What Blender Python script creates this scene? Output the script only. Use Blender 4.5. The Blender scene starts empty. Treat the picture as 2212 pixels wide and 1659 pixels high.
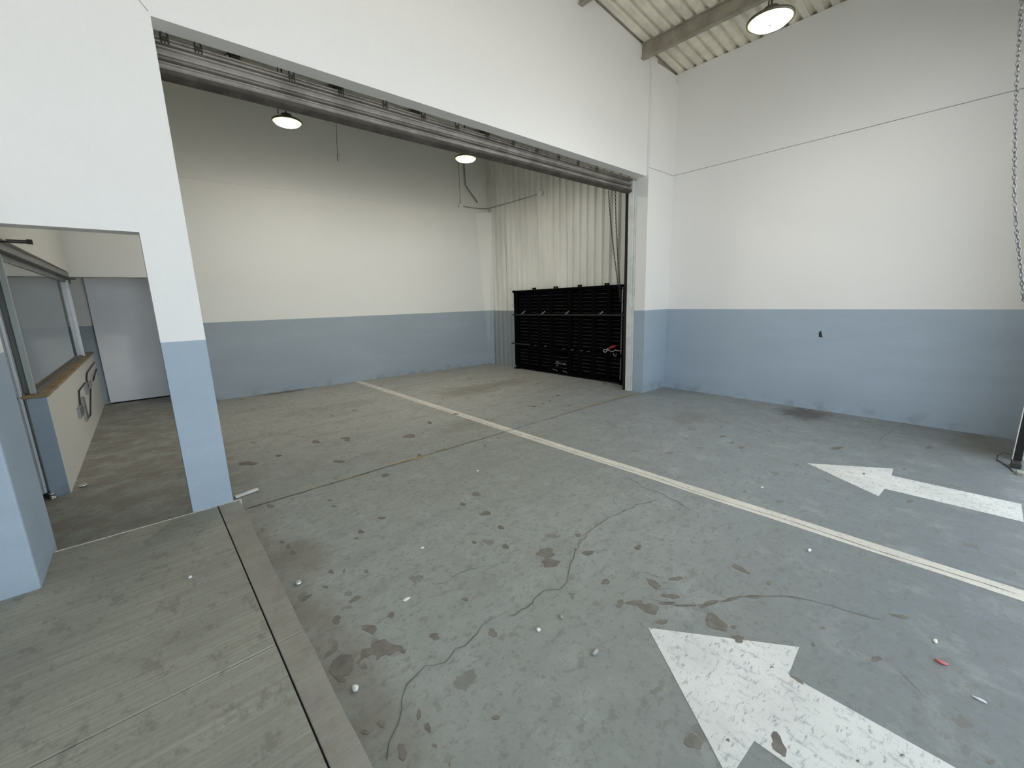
import bpy, bmesh, math, random
from mathutils import Vector, Matrix
random.seed(11)
PI = math.pi
scene = bpy.context.scene
COL = scene.collection
CHIPS=[[(666,1731),(672,1694),(691,1655),(708,1636),(702,1609),(710,1598),(698,1584),(690,1594),(684,1623),(663,1623),(642,1620),(630,1641),(607,1644),(587,1637),(584,1647),(595,1667),(584,1684),(563,1685),(543,1691),(527,1685),(518,1672),(510,1695),(535,1699),(543,1723),(561,1744),(578,1735),(594,1726),(606,1743),(629,1748),(649,1736)],[(439,1775),(480,1785),(510,1750),(508,1711),(488,1670),(463,1649),(437,1666),(445,1634),(432,1629),(416,1650),(412,1684),(404,1729),(421,1758)],[(472,1895),(490,1885),(488,1850),(474,1826),(446,1817),(407,1812),(423,1838),(452,1847),(466,1864)],[(617,1894),(643,1877),(668,1845),(666,1814),(636,1794),(627,1827),(610,1867)],[(548,2010),(546,1994),(537,1987),(526,1987),(520,2002),(519,2019),(519,2037),(531,2040),(538,2049),(549,2051),(560,2041),(560,2020)],[(866,1565),(865,1549),(853,1549),(840,1557),(840,1573),(836,1582),(832,1597),(842,1602),(853,1605),(863,1594),(873,1585),(871,1572)],[(774,1843),(769,1836),(762,1833),(753,1835),(748,1847),(742,1858),(750,1866),(756,1869),(762,1875),(772,1874),(782,1865),(775,1852)],[(504,2306),(495,2300),(490,2296),(482,2294),(475,2293),(466,2287),(452,2284),(445,2291),(447,2299),(446,2305),(448,2310),(455,2314),(460,2318),(468,2324),(478,2323),(485,2319),(496,2318),(508,2314)],[(705,2099),(700,2094),(690,2093),(684,2089),(675,2088),(664,2091),(652,2093),(637,2097),(636,2105),(647,2110),(652,2113),(654,2117),(660,2120),(669,2123),(683,2125),(695,2119),(696,2110),(699,2105)],[(539,1639),(536,1628),(528,1633),(524,1637),(520,1640),(516,1649),(516,1661),(525,1661),(529,1664),(535,1662),(539,1656),(542,1648)],[(604,1272),(599,1264),(594,1265),(587,1258),(585,1264),(586,1274),(593,1283),(598,1287),(604,1299),(609,1297),(612,1292),(608,1281)],[(497,1183),(491,1175),(485,1173),(479,1167),(472,1166),(469,1173),(467,1180),(466,1188),(471,1197),(477,1202),(478,1212),(483,1226),(490,1229),(496,1226),(500,1220),(499,1209),(495,1200),(497,1194)],[(607,1203),(602,1195),(594,1188),(591,1198),(590,1205),(586,1211),(590,1219),(594,1228),(601,1228),(608,1228),(610,1220),(606,1211)],[(482,1340),(480,1332),(473,1328),(467,1333),(464,1342),(467,1349),(462,1359),(466,1367),(474,1368),(480,1361),(482,1354),(487,1346)],[(425,1348),(423,1344),(417,1342),(411,1352),(407,1358),(402,1364),(403,1369),(404,1374),(411,1371),(418,1369),(422,1361),(421,1356)],[(589,1130),(587,1128),(583,1125),(579,1130),(578,1135),(576,1138),(575,1143),(577,1147),(582,1143),(586,1141),(589,1137),(589,1134)],[(826,1052),(821,1050),(815,1050),(811,1057),(805,1061),(801,1068),(802,1075),(809,1075),(816,1070),(822,1070),(826,1064),(829,1057)],[(1087,1385),(1077,1369),(1063,1373),(1056,1380),(1056,1391),(1048,1400),(1056,1414),(1068,1422),(1081,1430),(1088,1420),(1093,1411),(1086,1398)],[(1768,1639),(1767,1620),(1751,1616),(1730,1619),(1707,1626),(1692,1648),(1691,1668),(1682,1686),(1674,1707),(1692,1713),(1710,1710),(1721,1720),(1739,1724),(1760,1713),(1784,1699),(1802,1676),(1790,1656),(1768,1652)],[(1718,1542),(1705,1542),(1696,1533),(1679,1534),(1659,1545),(1637,1559),(1622,1580),(1634,1595),(1649,1599),(1644,1613),(1646,1630),(1661,1632),(1680,1631),(1703,1621),(1715,1598),(1717,1580),(1730,1563),(1735,1545)],[(1740,2089),(1732,2075),(1718,2081),(1707,2086),(1700,2096),(1706,2108),(1707,2120),(1717,2128),(1730,2138),(1741,2125),(1739,2110),(1743,2100)],[(1611,1889),(1602,1879),(1587,1873),(1580,1889),(1575,1899),(1571,1911),(1579,1920),(1587,1932),(1600,1931),(1615,1930),(1616,1913),(1609,1902)],[(1952,1462),(1938,1458),(1923,1464),(1907,1467),(1897,1481),(1900,1495),(1899,1514),(1919,1513),(1935,1508),(1944,1497),(1960,1488),(1973,1469)],[(1120,1675),(1118,1665),(1109,1667),(1102,1674),(1101,1681),(1098,1688),(1094,1700),(1104,1701),(1111,1701),(1117,1695),(1122,1689),(1125,1681)],[(1936,2627),(1930,2604),(1909,2613),(1890,2621),(1884,2642),(1879,2661),(1888,2675),(1901,2681),(1918,2700),(1937,2683),(1945,2661),(1936,2644)],[(1750,2564),(1737,2552),(1724,2552),(1716,2559),(1707,2567),(1715,2582),(1715,2598),(1726,2614),(1740,2616),(1748,2605),(1745,2590),(1757,2580)],[(609,3640),(606,3625),(592,3629),(578,3628),(569,3651),(568,3668),(565,3684),(567,3701),(576,3716),(591,3689),(601,3674),(607,3658)],[(1564,3536),(1542,3541),(1531,3531),(1514,3531),(1495,3546),(1495,3575),(1512,3588),(1516,3611),(1532,3610),(1550,3607),(1562,3587),(1568,3562)],[(558,2810),(550,2797),(541,2800),(536,2805),(531,2812),(523,2822),(529,2838),(533,2852),(541,2858),(547,2851),(552,2842),(552,2829)],[(548,2921),(544,2911),(539,2904),(533,2904),(529,2913),(526,2924),(532,2936),(535,2945),(540,2956),(547,2960),(551,2950),(547,2933)],[(532,3006),(531,2996),(524,2995),(518,3007),(512,3010),(510,3019),(508,3029),(512,3035),(518,3036),(525,3035),(527,3023),(530,3016)],[(595,2313),(590,2312),(587,2305),(578,2312),(571,2322),(572,2329),(572,2335),(570,2347),(578,2343),(587,2338),(592,2328),(596,2319)],[(667,2434),(664,2421),(656,2422),(651,2427),(650,2437),(644,2443),(646,2454),(651,2462),(657,2467),(662,2461),(667,2455),(665,2445)],[(722,2391),(718,2385),(714,2381),(710,2381),(708,2387),(704,2393),(709,2403),(714,2408),(717,2410),(722,2413),(728,2412),(724,2399)],[(821,2287),(820,2277),(814,2274),(809,2280),(803,2285),(803,2294),(805,2302),(810,2304),(814,2310),(822,2312),(825,2301),(825,2292)],[(989,2740),(982,2734),(973,2728),(963,2740),(951,2749),(950,2765),(957,2771),(958,2782),(967,2787),(981,2785),(985,2765),(986,2753)],[(926,2687),(921,2681),(915,2678),(910,2689),(906,2695),(899,2702),(901,2712),(905,2719),(913,2714),(919,2713),(924,2706),(924,2697)],[(1797,2314),(1786,2298),(1766,2315),(1750,2319),(1731,2333),(1722,2358),(1733,2376),(1758,2366),(1771,2377),(1789,2369),(1806,2351),(1808,2328)],[(1485,2079),(1478,2074),(1470,2068),(1464,2075),(1460,2082),(1465,2091),(1464,2099),(1469,2111),(1478,2108),(1485,2103),(1485,2094),(1489,2087)],[(2058,1645),(2047,1648),(2038,1640),(2024,1645),(2020,1658),(2024,1667),(2031,1671),(2034,1683),(2046,1678),(2057,1673),(2065,1663),(2063,1652)],[(590,1043),(587,1038),(584,1037),(583,1040),(582,1041),(583,1045),(584,1049),(587,1051),(590,1054),(593,1054),(591,1049),(591,1047)],[(1707,1074),(1690,1073),(1681,1074),(1661,1068),(1658,1078),(1663,1091),(1681,1099),(1693,1107),(1709,1111),(1714,1103),(1726,1099),(1720,1086)],[(1781,1009),(1778,1000),(1766,1002),(1752,1014),(1742,1021),(1734,1029),(1730,1038),(1723,1048),(1710,1064),(1713,1074),(1731,1068),(1745,1060),(1755,1056),(1764,1048),(1773,1041),(1788,1031),(1796,1018),(1787,1013)],[(1781,927),(1767,919),(1751,919),(1744,934),(1740,946),(1732,956),(1732,969),(1736,983),(1739,1003),(1755,1018),(1775,1005),(1784,989),(1795,986),(1806,979),(1810,967),(1819,952),(1817,933),(1798,926)],[(1957,1021),(1951,1015),(1941,1010),(1937,1020),(1935,1036),(1936,1056),(1946,1073),(1957,1078),(1964,1090),(1973,1103),(1979,1094),(1981,1082),(1987,1077),(1990,1063),(1986,1044),(1981,1024),(1973,1006),(1962,1009)],[(1960,891),(1949,900),(1940,905),(1931,907),(1922,919),(1919,932),(1913,943),(1903,960),(1903,972),(1910,975),(1918,976),(1930,965),(1938,948),(1945,941),(1958,933),(1968,917),(1968,906),(1966,895)],[(1897,895),(1894,894),(1891,891),(1880,899),(1870,907),(1859,916),(1849,926),(1845,934),(1839,944),(1838,951),(1852,944),(1865,932),(1871,930),(1880,927),(1891,917),(1903,906),(1913,893),(1909,890)],[(1966,809),(1965,806),(1957,809),(1940,825),(1929,838),(1919,846),(1905,858),(1894,870),(1885,881),(1881,889),(1895,879),(1912,864),(1919,860),(1929,853),(1941,841),(1950,831),(1962,818),(1969,809)],[(2078,742),(2069,742),(2062,739),(2043,746),(2023,756),(2003,763),(1973,775),(1959,786),(1965,790),(1972,793),(1986,791),(2003,784),(2012,785),(2031,784),(2057,772),(2070,761),(2080,751),(2088,743)],[(2199,673),(2184,677),(2179,675),(2164,679),(2145,689),(2133,697),(2117,704),(2103,712),(2095,719),(2084,728),(2088,731),(2115,720),(2135,709),(2147,706),(2163,700),(2178,692),(2194,683),(2208,673)],[(2265,613),(2267,606),(2263,603),(2252,609),(2238,619),(2226,630),(2224,639),(2228,642),(2221,650),(2216,659),(2224,657),(2234,653),(2243,650),(2256,640),(2265,629),(2276,618),(2282,608),(2274,609)],[(1750,854),(1741,851),(1729,856),(1718,863),(1710,872),(1709,882),(1706,896),(1725,891),(1736,884),(1745,878),(1758,869),(1767,856)],[(1919,633),(1905,627),(1894,636),(1888,653),(1876,668),(1869,694),(1884,715),(1903,718),(1913,727),(1924,736),(1936,736),(1953,741),(1973,732),(1970,702),(1955,678),(1951,659),(1945,639),(1931,634)],[(1961,610),(1957,606),(1949,607),(1941,611),(1944,617),(1943,621),(1945,625),(1951,626),(1959,625),(1964,620),(1970,615),(1965,611)],[(1911,555),(1902,555),(1893,550),(1880,551),(1871,558),(1866,566),(1865,573),(1872,578),(1877,580),(1875,590),(1880,598),(1894,596),(1905,590),(1915,584),(1919,577),(1917,570),(1922,564),(1922,556)],[(1845,299),(1840,295),(1836,300),(1835,310),(1835,317),(1837,324),(1839,328),(1840,335),(1841,347),(1847,349),(1851,342),(1854,336),(1856,331),(1856,323),(1855,317),(1856,309),(1853,303),(1849,303)],[(1516,283),(1509,275),(1501,265),(1490,262),(1481,261),(1469,259),(1463,265),(1465,276),(1463,286),(1465,299),(1480,308),(1493,307),(1502,312),(1513,319),(1523,319),(1535,318),(1544,309),(1533,293)],[(1289,475),(1282,472),(1274,476),(1269,487),(1263,495),(1254,506),(1255,519),(1265,524),(1272,526),(1279,526),(1285,521),(1292,521),(1306,522),(1313,509),(1309,496),(1306,487),(1303,478),(1296,476)],[(2217,1288),(2209,1280),(2194,1276),(2184,1284),(2176,1293),(2183,1304),(2190,1315),(2205,1313),(2216,1314),(2235,1315),(2240,1303),(2236,1291)],[(1798,1225),(1788,1222),(1775,1223),(1761,1230),(1755,1242),(1749,1255),(1766,1256),(1772,1261),(1784,1264),(1800,1258),(1808,1244),(1796,1236)],[(2124,953),(2111,959),(2102,963),(2094,962),(2082,967),(2076,978),(2069,987),(2059,998),(2057,1007),(2065,1009),(2073,1010),(2084,1006),(2094,995),(2101,989),(2116,985),(2130,973),(2132,963),(2130,956)],[(2441,600),(2433,599),(2423,598),(2408,601),(2412,610),(2413,616),(2421,619),(2430,620),(2441,619),(2449,614),(2461,607),(2451,601)],[(2234,98),(2220,103),(2211,110),(2197,113),(2190,121),(2188,130),(2203,128),(2213,127),(2224,125),(2232,118),(2242,110),(2239,104)],[(1844,407),(1840,407),(1836,410),(1834,413),(1830,416),(1828,419),(1830,420),(1833,420),(1837,417),(1841,415),(1842,413),(1843,410)],[(1970,-227),(1964,-225),(1959,-223),(1954,-220),(1949,-215),(1951,-213),(1951,-210),(1959,-213),(1964,-217),(1970,-220),(1974,-224),(1978,-229)],[(2267,315),(2260,313),(2253,318),(2249,321),(2249,324),(2243,330),(2249,333),(2258,330),(2264,329),(2268,325),(2274,321),(2270,318)],[(2437,709),(2434,727),(2433,739),(2430,747),(2431,758),(2431,771),(2431,793),(2441,810),(2453,808),(2461,808),(2471,813),(2475,803),(2474,787),(2475,776),(2473,761),(2465,748),(2458,733),(2449,711)],[(1387,414),(1383,413),(1377,413),(1376,417),(1375,419),(1373,422),(1376,424),(1380,426),(1384,423),(1389,422),(1389,419),(1388,417)],[(1640,83),(1636,83),(1632,84),(1628,87),(1630,89),(1629,91),(1630,92),(1634,93),(1638,91),(1640,88),(1643,86),(1641,85)],[(1775,-17),(1771,-15),(1768,-14),(1764,-12),(1759,-8),(1762,-7),(1764,-7),(1766,-7),(1770,-8),(1774,-11),(1775,-13),(1779,-17)],[(2113,319),(2106,318),(2097,317),(2097,321),(2098,323),(2099,326),(2104,328),(2111,330),(2117,328),(2124,327),(2121,324),(2117,322)],[(2639,51),(2633,57),(2631,54),(2624,56),(2612,73),(2606,89),(2602,101),(2600,109),(2603,110),(2602,117),(2601,126),(2609,117),(2619,101),(2628,90),(2639,75),(2643,61),(2643,55),(2643,49)],[(1719,4909),(1706,4891),(1685,4881),(1666,4911),(1651,4933),(1648,4958),(1632,4999),(1648,5023),(1676,5001),(1694,4988),(1707,4964),(1729,4935)],[(1406,5056),(1405,5015),(1382,5010),(1364,5046),(1347,5062),(1344,5092),(1339,5125),(1354,5142),(1372,5156),(1397,5153),(1401,5107),(1407,5082)],[(2314,4404),(2289,4367),(2257,4385),(2233,4393),(2220,4423),(2188,4461),(2210,4512),(2249,4516),(2275,4527),(2299,4515),(2335,4501),(2325,4449)],[(1684,4831),(1676,4815),(1663,4808),(1650,4824),(1642,4839),(1644,4856),(1633,4882),(1644,4900),(1661,4892),(1672,4881),(1678,4866),(1692,4849)],[(1383,4197),(1376,4171),(1352,4179),(1330,4192),(1324,4223),(1311,4246),(1295,4286),(1316,4297),(1339,4293),(1356,4262),(1377,4251),(1390,4221)],[(958,4861),(941,4861),(933,4852),(922,4848),(912,4864),(905,4887),(911,4909),(915,4933),(929,4926),(938,4917),(951,4914),(958,4890)],[(716,4797),(700,4784),(682,4778),(661,4785),(640,4819),(627,4841),(602,4848),(571,4879),(565,4916),(572,4942),(581,4962),(605,4955),(625,4938),(641,4944),(665,4934),(679,4898),(688,4869),(709,4834)],[(2715,3523),(2707,3518),(2697,3511),(2692,3522),(2690,3530),(2689,3537),(2689,3549),(2697,3560),(2706,3551),(2713,3549),(2716,3541),(2720,3532)],[(986,3410),(984,3400),(977,3403),(972,3406),(968,3413),(963,3421),(961,3435),(971,3436),(976,3436),(981,3433),(987,3430),(990,3419)],[(982,3267),(975,3266),(970,3261),(960,3270),(956,3282),(953,3290),(951,3298),(949,3312),(961,3304),(969,3295),(976,3287),(979,3278)],[(2760,4759),(2746,4738),(2724,4715),(2711,4739),(2713,4766),(2704,4784),(2713,4807),(2726,4835),(2746,4832),(2765,4829),(2775,4808),(2760,4781)],[(3257,4844),(3238,4830),(3222,4849),(3208,4848),(3197,4861),(3188,4883),(3202,4903),(3218,4912),(3235,4922),(3244,4902),(3255,4891),(3258,4871)],[(1185,2814),(1174,2814),(1166,2810),(1156,2822),(1147,2831),(1142,2844),(1138,2860),(1146,2867),(1160,2852),(1169,2850),(1179,2840),(1190,2825)],[(2057,3818),(2044,3787),(2028,3752),(2012,3752),(2005,3758),(1988,3748),(1987,3768),(1996,3802),(2019,3821),(2035,3841),(2049,3849),(2052,3833)],[(4844,1781),(4818,1793),(4801,1792),(4780,1798),(4763,1815),(4770,1831),(4795,1831),(4808,1842),(4827,1834),(4846,1825),(4858,1810),(4857,1794)],[(4680,1642),(4666,1648),(4656,1645),(4644,1649),(4636,1658),(4643,1666),(4654,1669),(4664,1674),(4674,1668),(4685,1665),(4692,1657),(4692,1647)],[(4598,1517),(4585,1514),(4566,1513),(4541,1520),(4549,1536),(4552,1546),(4562,1553),(4577,1558),(4596,1556),(4608,1544),(4627,1531),(4612,1521)],[(4316,4332),(4297,4324),(4282,4333),(4264,4332),(4261,4349),(4260,4366),(4264,4387),(4284,4396),(4302,4395),(4305,4374),(4321,4368),(4329,4349)],[(4528,4360),(4518,4350),(4502,4348),(4481,4353),(4486,4376),(4487,4388),(4489,4402),(4499,4415),(4517,4416),(4527,4397),(4540,4386),(4535,4371)],[(4701,3982),(4689,3978),(4675,3972),(4658,3981),(4647,3997),(4664,4009),(4665,4021),(4674,4033),(4691,4032),(4707,4022),(4708,4005),(4715,3989)],[(4719,4410),(4710,4405),(4694,4389),(4683,4399),(4677,4413),(4687,4427),(4693,4439),(4704,4449),(4716,4445),(4734,4447),(4738,4433),(4735,4417)],[(5110,4558),(5092,4557),(5073,4547),(5057,4562),(5050,4579),(5060,4594),(5067,4605),(5074,4630),(5096,4624),(5111,4610),(5111,4591),(5114,4576)],[(6421,4557),(6391,4550),(6361,4543),(6340,4558),(6330,4580),(6343,4605),(6371,4614),(6386,4643),(6420,4649),(6446,4635),(6437,4604),(6423,4585)],[(5011,290),(4999,285),(4985,292),(4972,298),(4969,306),(4977,311),(4988,314),(5001,311),(5021,314),(5032,304),(5028,297),(5020,293)],[(4250,174),(4235,182),(4221,181),(4204,190),(4199,201),(4206,207),(4219,205),(4225,211),(4241,204),(4255,195),(4263,184),(4259,177)],[(4630,519),(4620,518),(4606,519),(4598,525),(4601,531),(4599,537),(4612,537),(4622,538),(4634,537),(4646,532),(4650,525),(4633,524)],[(5260,803),(5233,816),(5218,814),(5195,815),(5177,826),(5159,840),(5142,857),(5151,869),(5170,875),(5178,886),(5198,892),(5224,877),(5239,863),(5260,858),(5282,846),(5293,831),(5304,812),(5296,796)],[(5885,181),(5859,185),(5844,194),(5838,201),(5812,210),(5825,218),(5845,222),(5868,218),(5887,213),(5905,205),(5897,198),(5905,186)]]
CRACKS=[(5,[(415,1198),(443,1221),(473,1272),(518,1314),(559,1348),(607,1401),(638,1435),(676,1448),(720,1452),(765,1426),(816,1415),(857,1431),(931,1433),(1019,1457),(1071,1472),(1128,1469),(1217,1456)]),(6,[(1184,1433),(1232,1415),(1309,1414),(1388,1424),(1454,1432),(1548,1394),(1617,1392),(1687,1439),(1846,1537),(1962,1594),(2088,1625),(2268,1651)]),(7,[(2211,1646),(2349,1655),(2502,1629),(2683,1614),(2917,1541)]),(4,[(1833,1009),(1859,935),(1926,842),(2019,764),(2105,721),(2193,677),(2259,624),(2324,553),(2397,484),(2424,438),(2446,368),(2467,292),(2487,218),(2535,130)]),(6,[(3100,1959),(3005,1742),(3018,1610),(2982,1460),(2898,1273)]),(3,[(2225,54),(2180,13),(2122,-48)]),(3,[(1031,2043),(1021,1962),(1049,1908),(1090,1874),(1242,1888),(1319,1863),(1404,1807)]),(10,[(6381,526),(6115,566),(5860,577),(5753,568),(5539,480)]),(4,[(2011,1127),(2044,1036)]),(4,[(1864,1074),(1997,953)]),(8,[(4202,3479),(4391,3128),(4227,2660),(4107,2543)]),(9,[(5676,2348),(5407,2106),(5241,1607),(5132,1371)]),(8,[(910,6135),(1135,5772),(1376,5279)])]


# ------------------------------------------------------------------ measured layout (metres)
EYE = 1.6
D = 3.70            # front face of the partition wall
ZL = 3.3795         # underside of the lintel over the wide opening
ZD = 2.0816         # head of the office-passage doorway
ZW = 1.3689         # top of the grey dado, front room
ZWB = 1.3374        # top of the grey dado, back bay
SLAB = 0.115        # raised walkway
XE, BY, AB, AE = 6.686, 8.2755, 0.0706, -0.0175
XR, AR = 6.8486, -0.0134
ROOF = lambda x: 4.957 + 0.1 * (6.85 - x)
RW = lambda y: XR + AR * (3.689 - y)
BACK = lambda x: BY + AB * (XE - x)
CW = lambda y: XE + AE * (BY - y)


# ------------------------------------------------------------------ node helpers
class NT:
    def __init__(s, name):
        s.m = bpy.data.materials.new(name)
        s.m.use_nodes = True
        s.t = s.m.node_tree
        s.b = s.t.nodes['Principled BSDF']
        s.geo = None

    def n(s, kind, **kw):
        nd = s.t.nodes.new(kind)
        for k, v in kw.items():
            if k in ('operation', 'data_type', 'blend_type', 'noise_dimensions', 'feature', 'wave_type', 'bands_direction', 'interpolation_type', 'distance'):
                setattr(nd, k, v)
        return nd

    def link(s, a, b):
        s.t.links.new(a, b)

    def pos(s):
        if s.geo is None:
            s.geo = s.t.nodes.new('ShaderNodeNewGeometry')
        return s.geo.outputs['Position']

    def math(s, op, a, b=None, c=None):
        nd = s.n('ShaderNodeMath', operation=op)
        for i, v in enumerate((a, b, c)):
            if v is None:
                continue
            if isinstance(v, (int, float)):
                nd.inputs[i].default_value = v
            else:
                s.link(v, nd.inputs[i])
        return nd.outputs[0]

    def scale(s, vec, xyz, off=(0, 0, 0), rot=(0, 0, 0)):
        nd = s.t.nodes.new('ShaderNodeMapping')
        nd.inputs['Scale'].default_value = xyz
        nd.inputs['Location'].default_value = off
        nd.inputs['Rotation'].default_value = rot
        s.link(vec, nd.inputs['Vector'])
        return nd.outputs[0]

    def noise(s, sc, detail=4, rough=.55, vec=None, dist=0):
        nd = s.t.nodes.new('ShaderNodeTexNoise')
        nd.inputs['Scale'].default_value = sc
        nd.inputs['Detail'].default_value = detail
        nd.inputs['Roughness'].default_value = rough
        nd.inputs['Distortion'].default_value = dist
        s.link(vec if vec is not None else s.pos(), nd.inputs['Vector'])
        return nd.outputs[0]

    def ramp(s, fac, a, b, va=0., vb=1.):
        nd = s.t.nodes.new('ShaderNodeMapRange')
        nd.interpolation_type = 'SMOOTHSTEP'
        for i, v in zip(('From Min', 'From Max', 'To Min', 'To Max'), (a, b, va, vb)):
            nd.inputs[i].default_value = v
        s.link(fac, nd.inputs['Value'])
        return nd.outputs[0]

    def mix(s, fac, a, b, blend='MIX'):
        nd = s.t.nodes.new('ShaderNodeMix')
        nd.data_type = 'RGBA'
        nd.blend_type = blend
        for sock, v in ((nd.inputs[0], fac), (nd.inputs[6], a), (nd.inputs[7], b)):
            if isinstance(v, (int, float)):
                sock.default_value = v
            elif isinstance(v, tuple):
                sock.default_value = (v[0], v[1], v[2], 1)
            else:
                s.link(v, sock)
        return nd.outputs[2]

    def bump(s, h, strength=.2, dist=.01):
        nd = s.t.nodes.new('ShaderNodeBump')
        nd.inputs['Strength'].default_value = strength
        nd.inputs['Distance'].default_value = dist
        s.link(h, nd.inputs['Height'])
        s.link(nd.outputs[0], s.b.inputs['Normal'])

    def color(s, c):
        if isinstance(c, tuple):
            s.b.inputs['Base Color'].default_value = (c[0], c[1], c[2], 1)
        else:
            s.link(c, s.b.inputs['Base Color'])

    def rough(s, r):
        if isinstance(r, (int, float)):
            s.b.inputs['Roughness'].default_value = r
        else:
            s.link(r, s.b.inputs['Roughness'])

    def sepz(s):
        nd = s.t.nodes.new('ShaderNodeSeparateXYZ')
        s.link(s.pos(), nd.inputs[0])
        return nd.outputs


WHITE = (.80, .79, .775)
DADO = (.335, .405, .480)


def wall_mat(name, split, white=WHITE, dado=DADO):
    """plaster painted white above a grey dado"""
    k = NT(name)
    big = k.noise(.55, 3, .5)
    w = k.mix(k.ramp(big, .35, .7), tuple(c * .97 for c in white), white)
    fine = k.noise(38, 3, .6)
    w = k.mix(k.math('MULTIPLY', k.ramp(fine, .3, .75), .08), w, tuple(c * .8 for c in white))
    streak = k.noise(1.3, 4, .6, k.scale(k.pos(), (.5, .5, 2.2)))
    g = k.mix(k.ramp(streak, .35, .72), dado, tuple(c * 1.10 for c in dado))
    g = k.mix(k.math('MULTIPLY', k.ramp(fine, .35, .8), .10), g, tuple(c * .7 for c in dado))
    xyz = k.sepz()
    # scuffed dirt line just above the floor
    low = k.ramp(xyz[2], .0, .22, 1, 0)
    dirt = k.math('MULTIPLY', low, k.ramp(k.noise(5, 4, .6), .45, .7))
    g = k.mix(k.math('MULTIPLY', dirt, .45), g, (.16, .165, .16))
    if split is None:
        col = w
    else:
        col = k.mix(k.math('GREATER_THAN', xyz[2], split), g, w)
    k.color(col)
    k.rough(.62)
    k.bump(k.noise(95, 4, .7), .22, .005)
    return k.m


def plain(name, c, rough=.6, metal=0., var=.12, sc=9., bump=0.):
    k = NT(name)
    f = k.ramp(k.noise(sc, 4, .6), .3, .75)
    k.color(k.mix(f, tuple(x * (1 - var) for x in c), tuple(min(1, x * (1 + var)) for x in c)))
    k.rough(rough)
    k.b.inputs['Metallic'].default_value = metal
    if bump:
        k.bump(k.noise(sc * 5, 3, .6), bump, .003)
    return k.m


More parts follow.
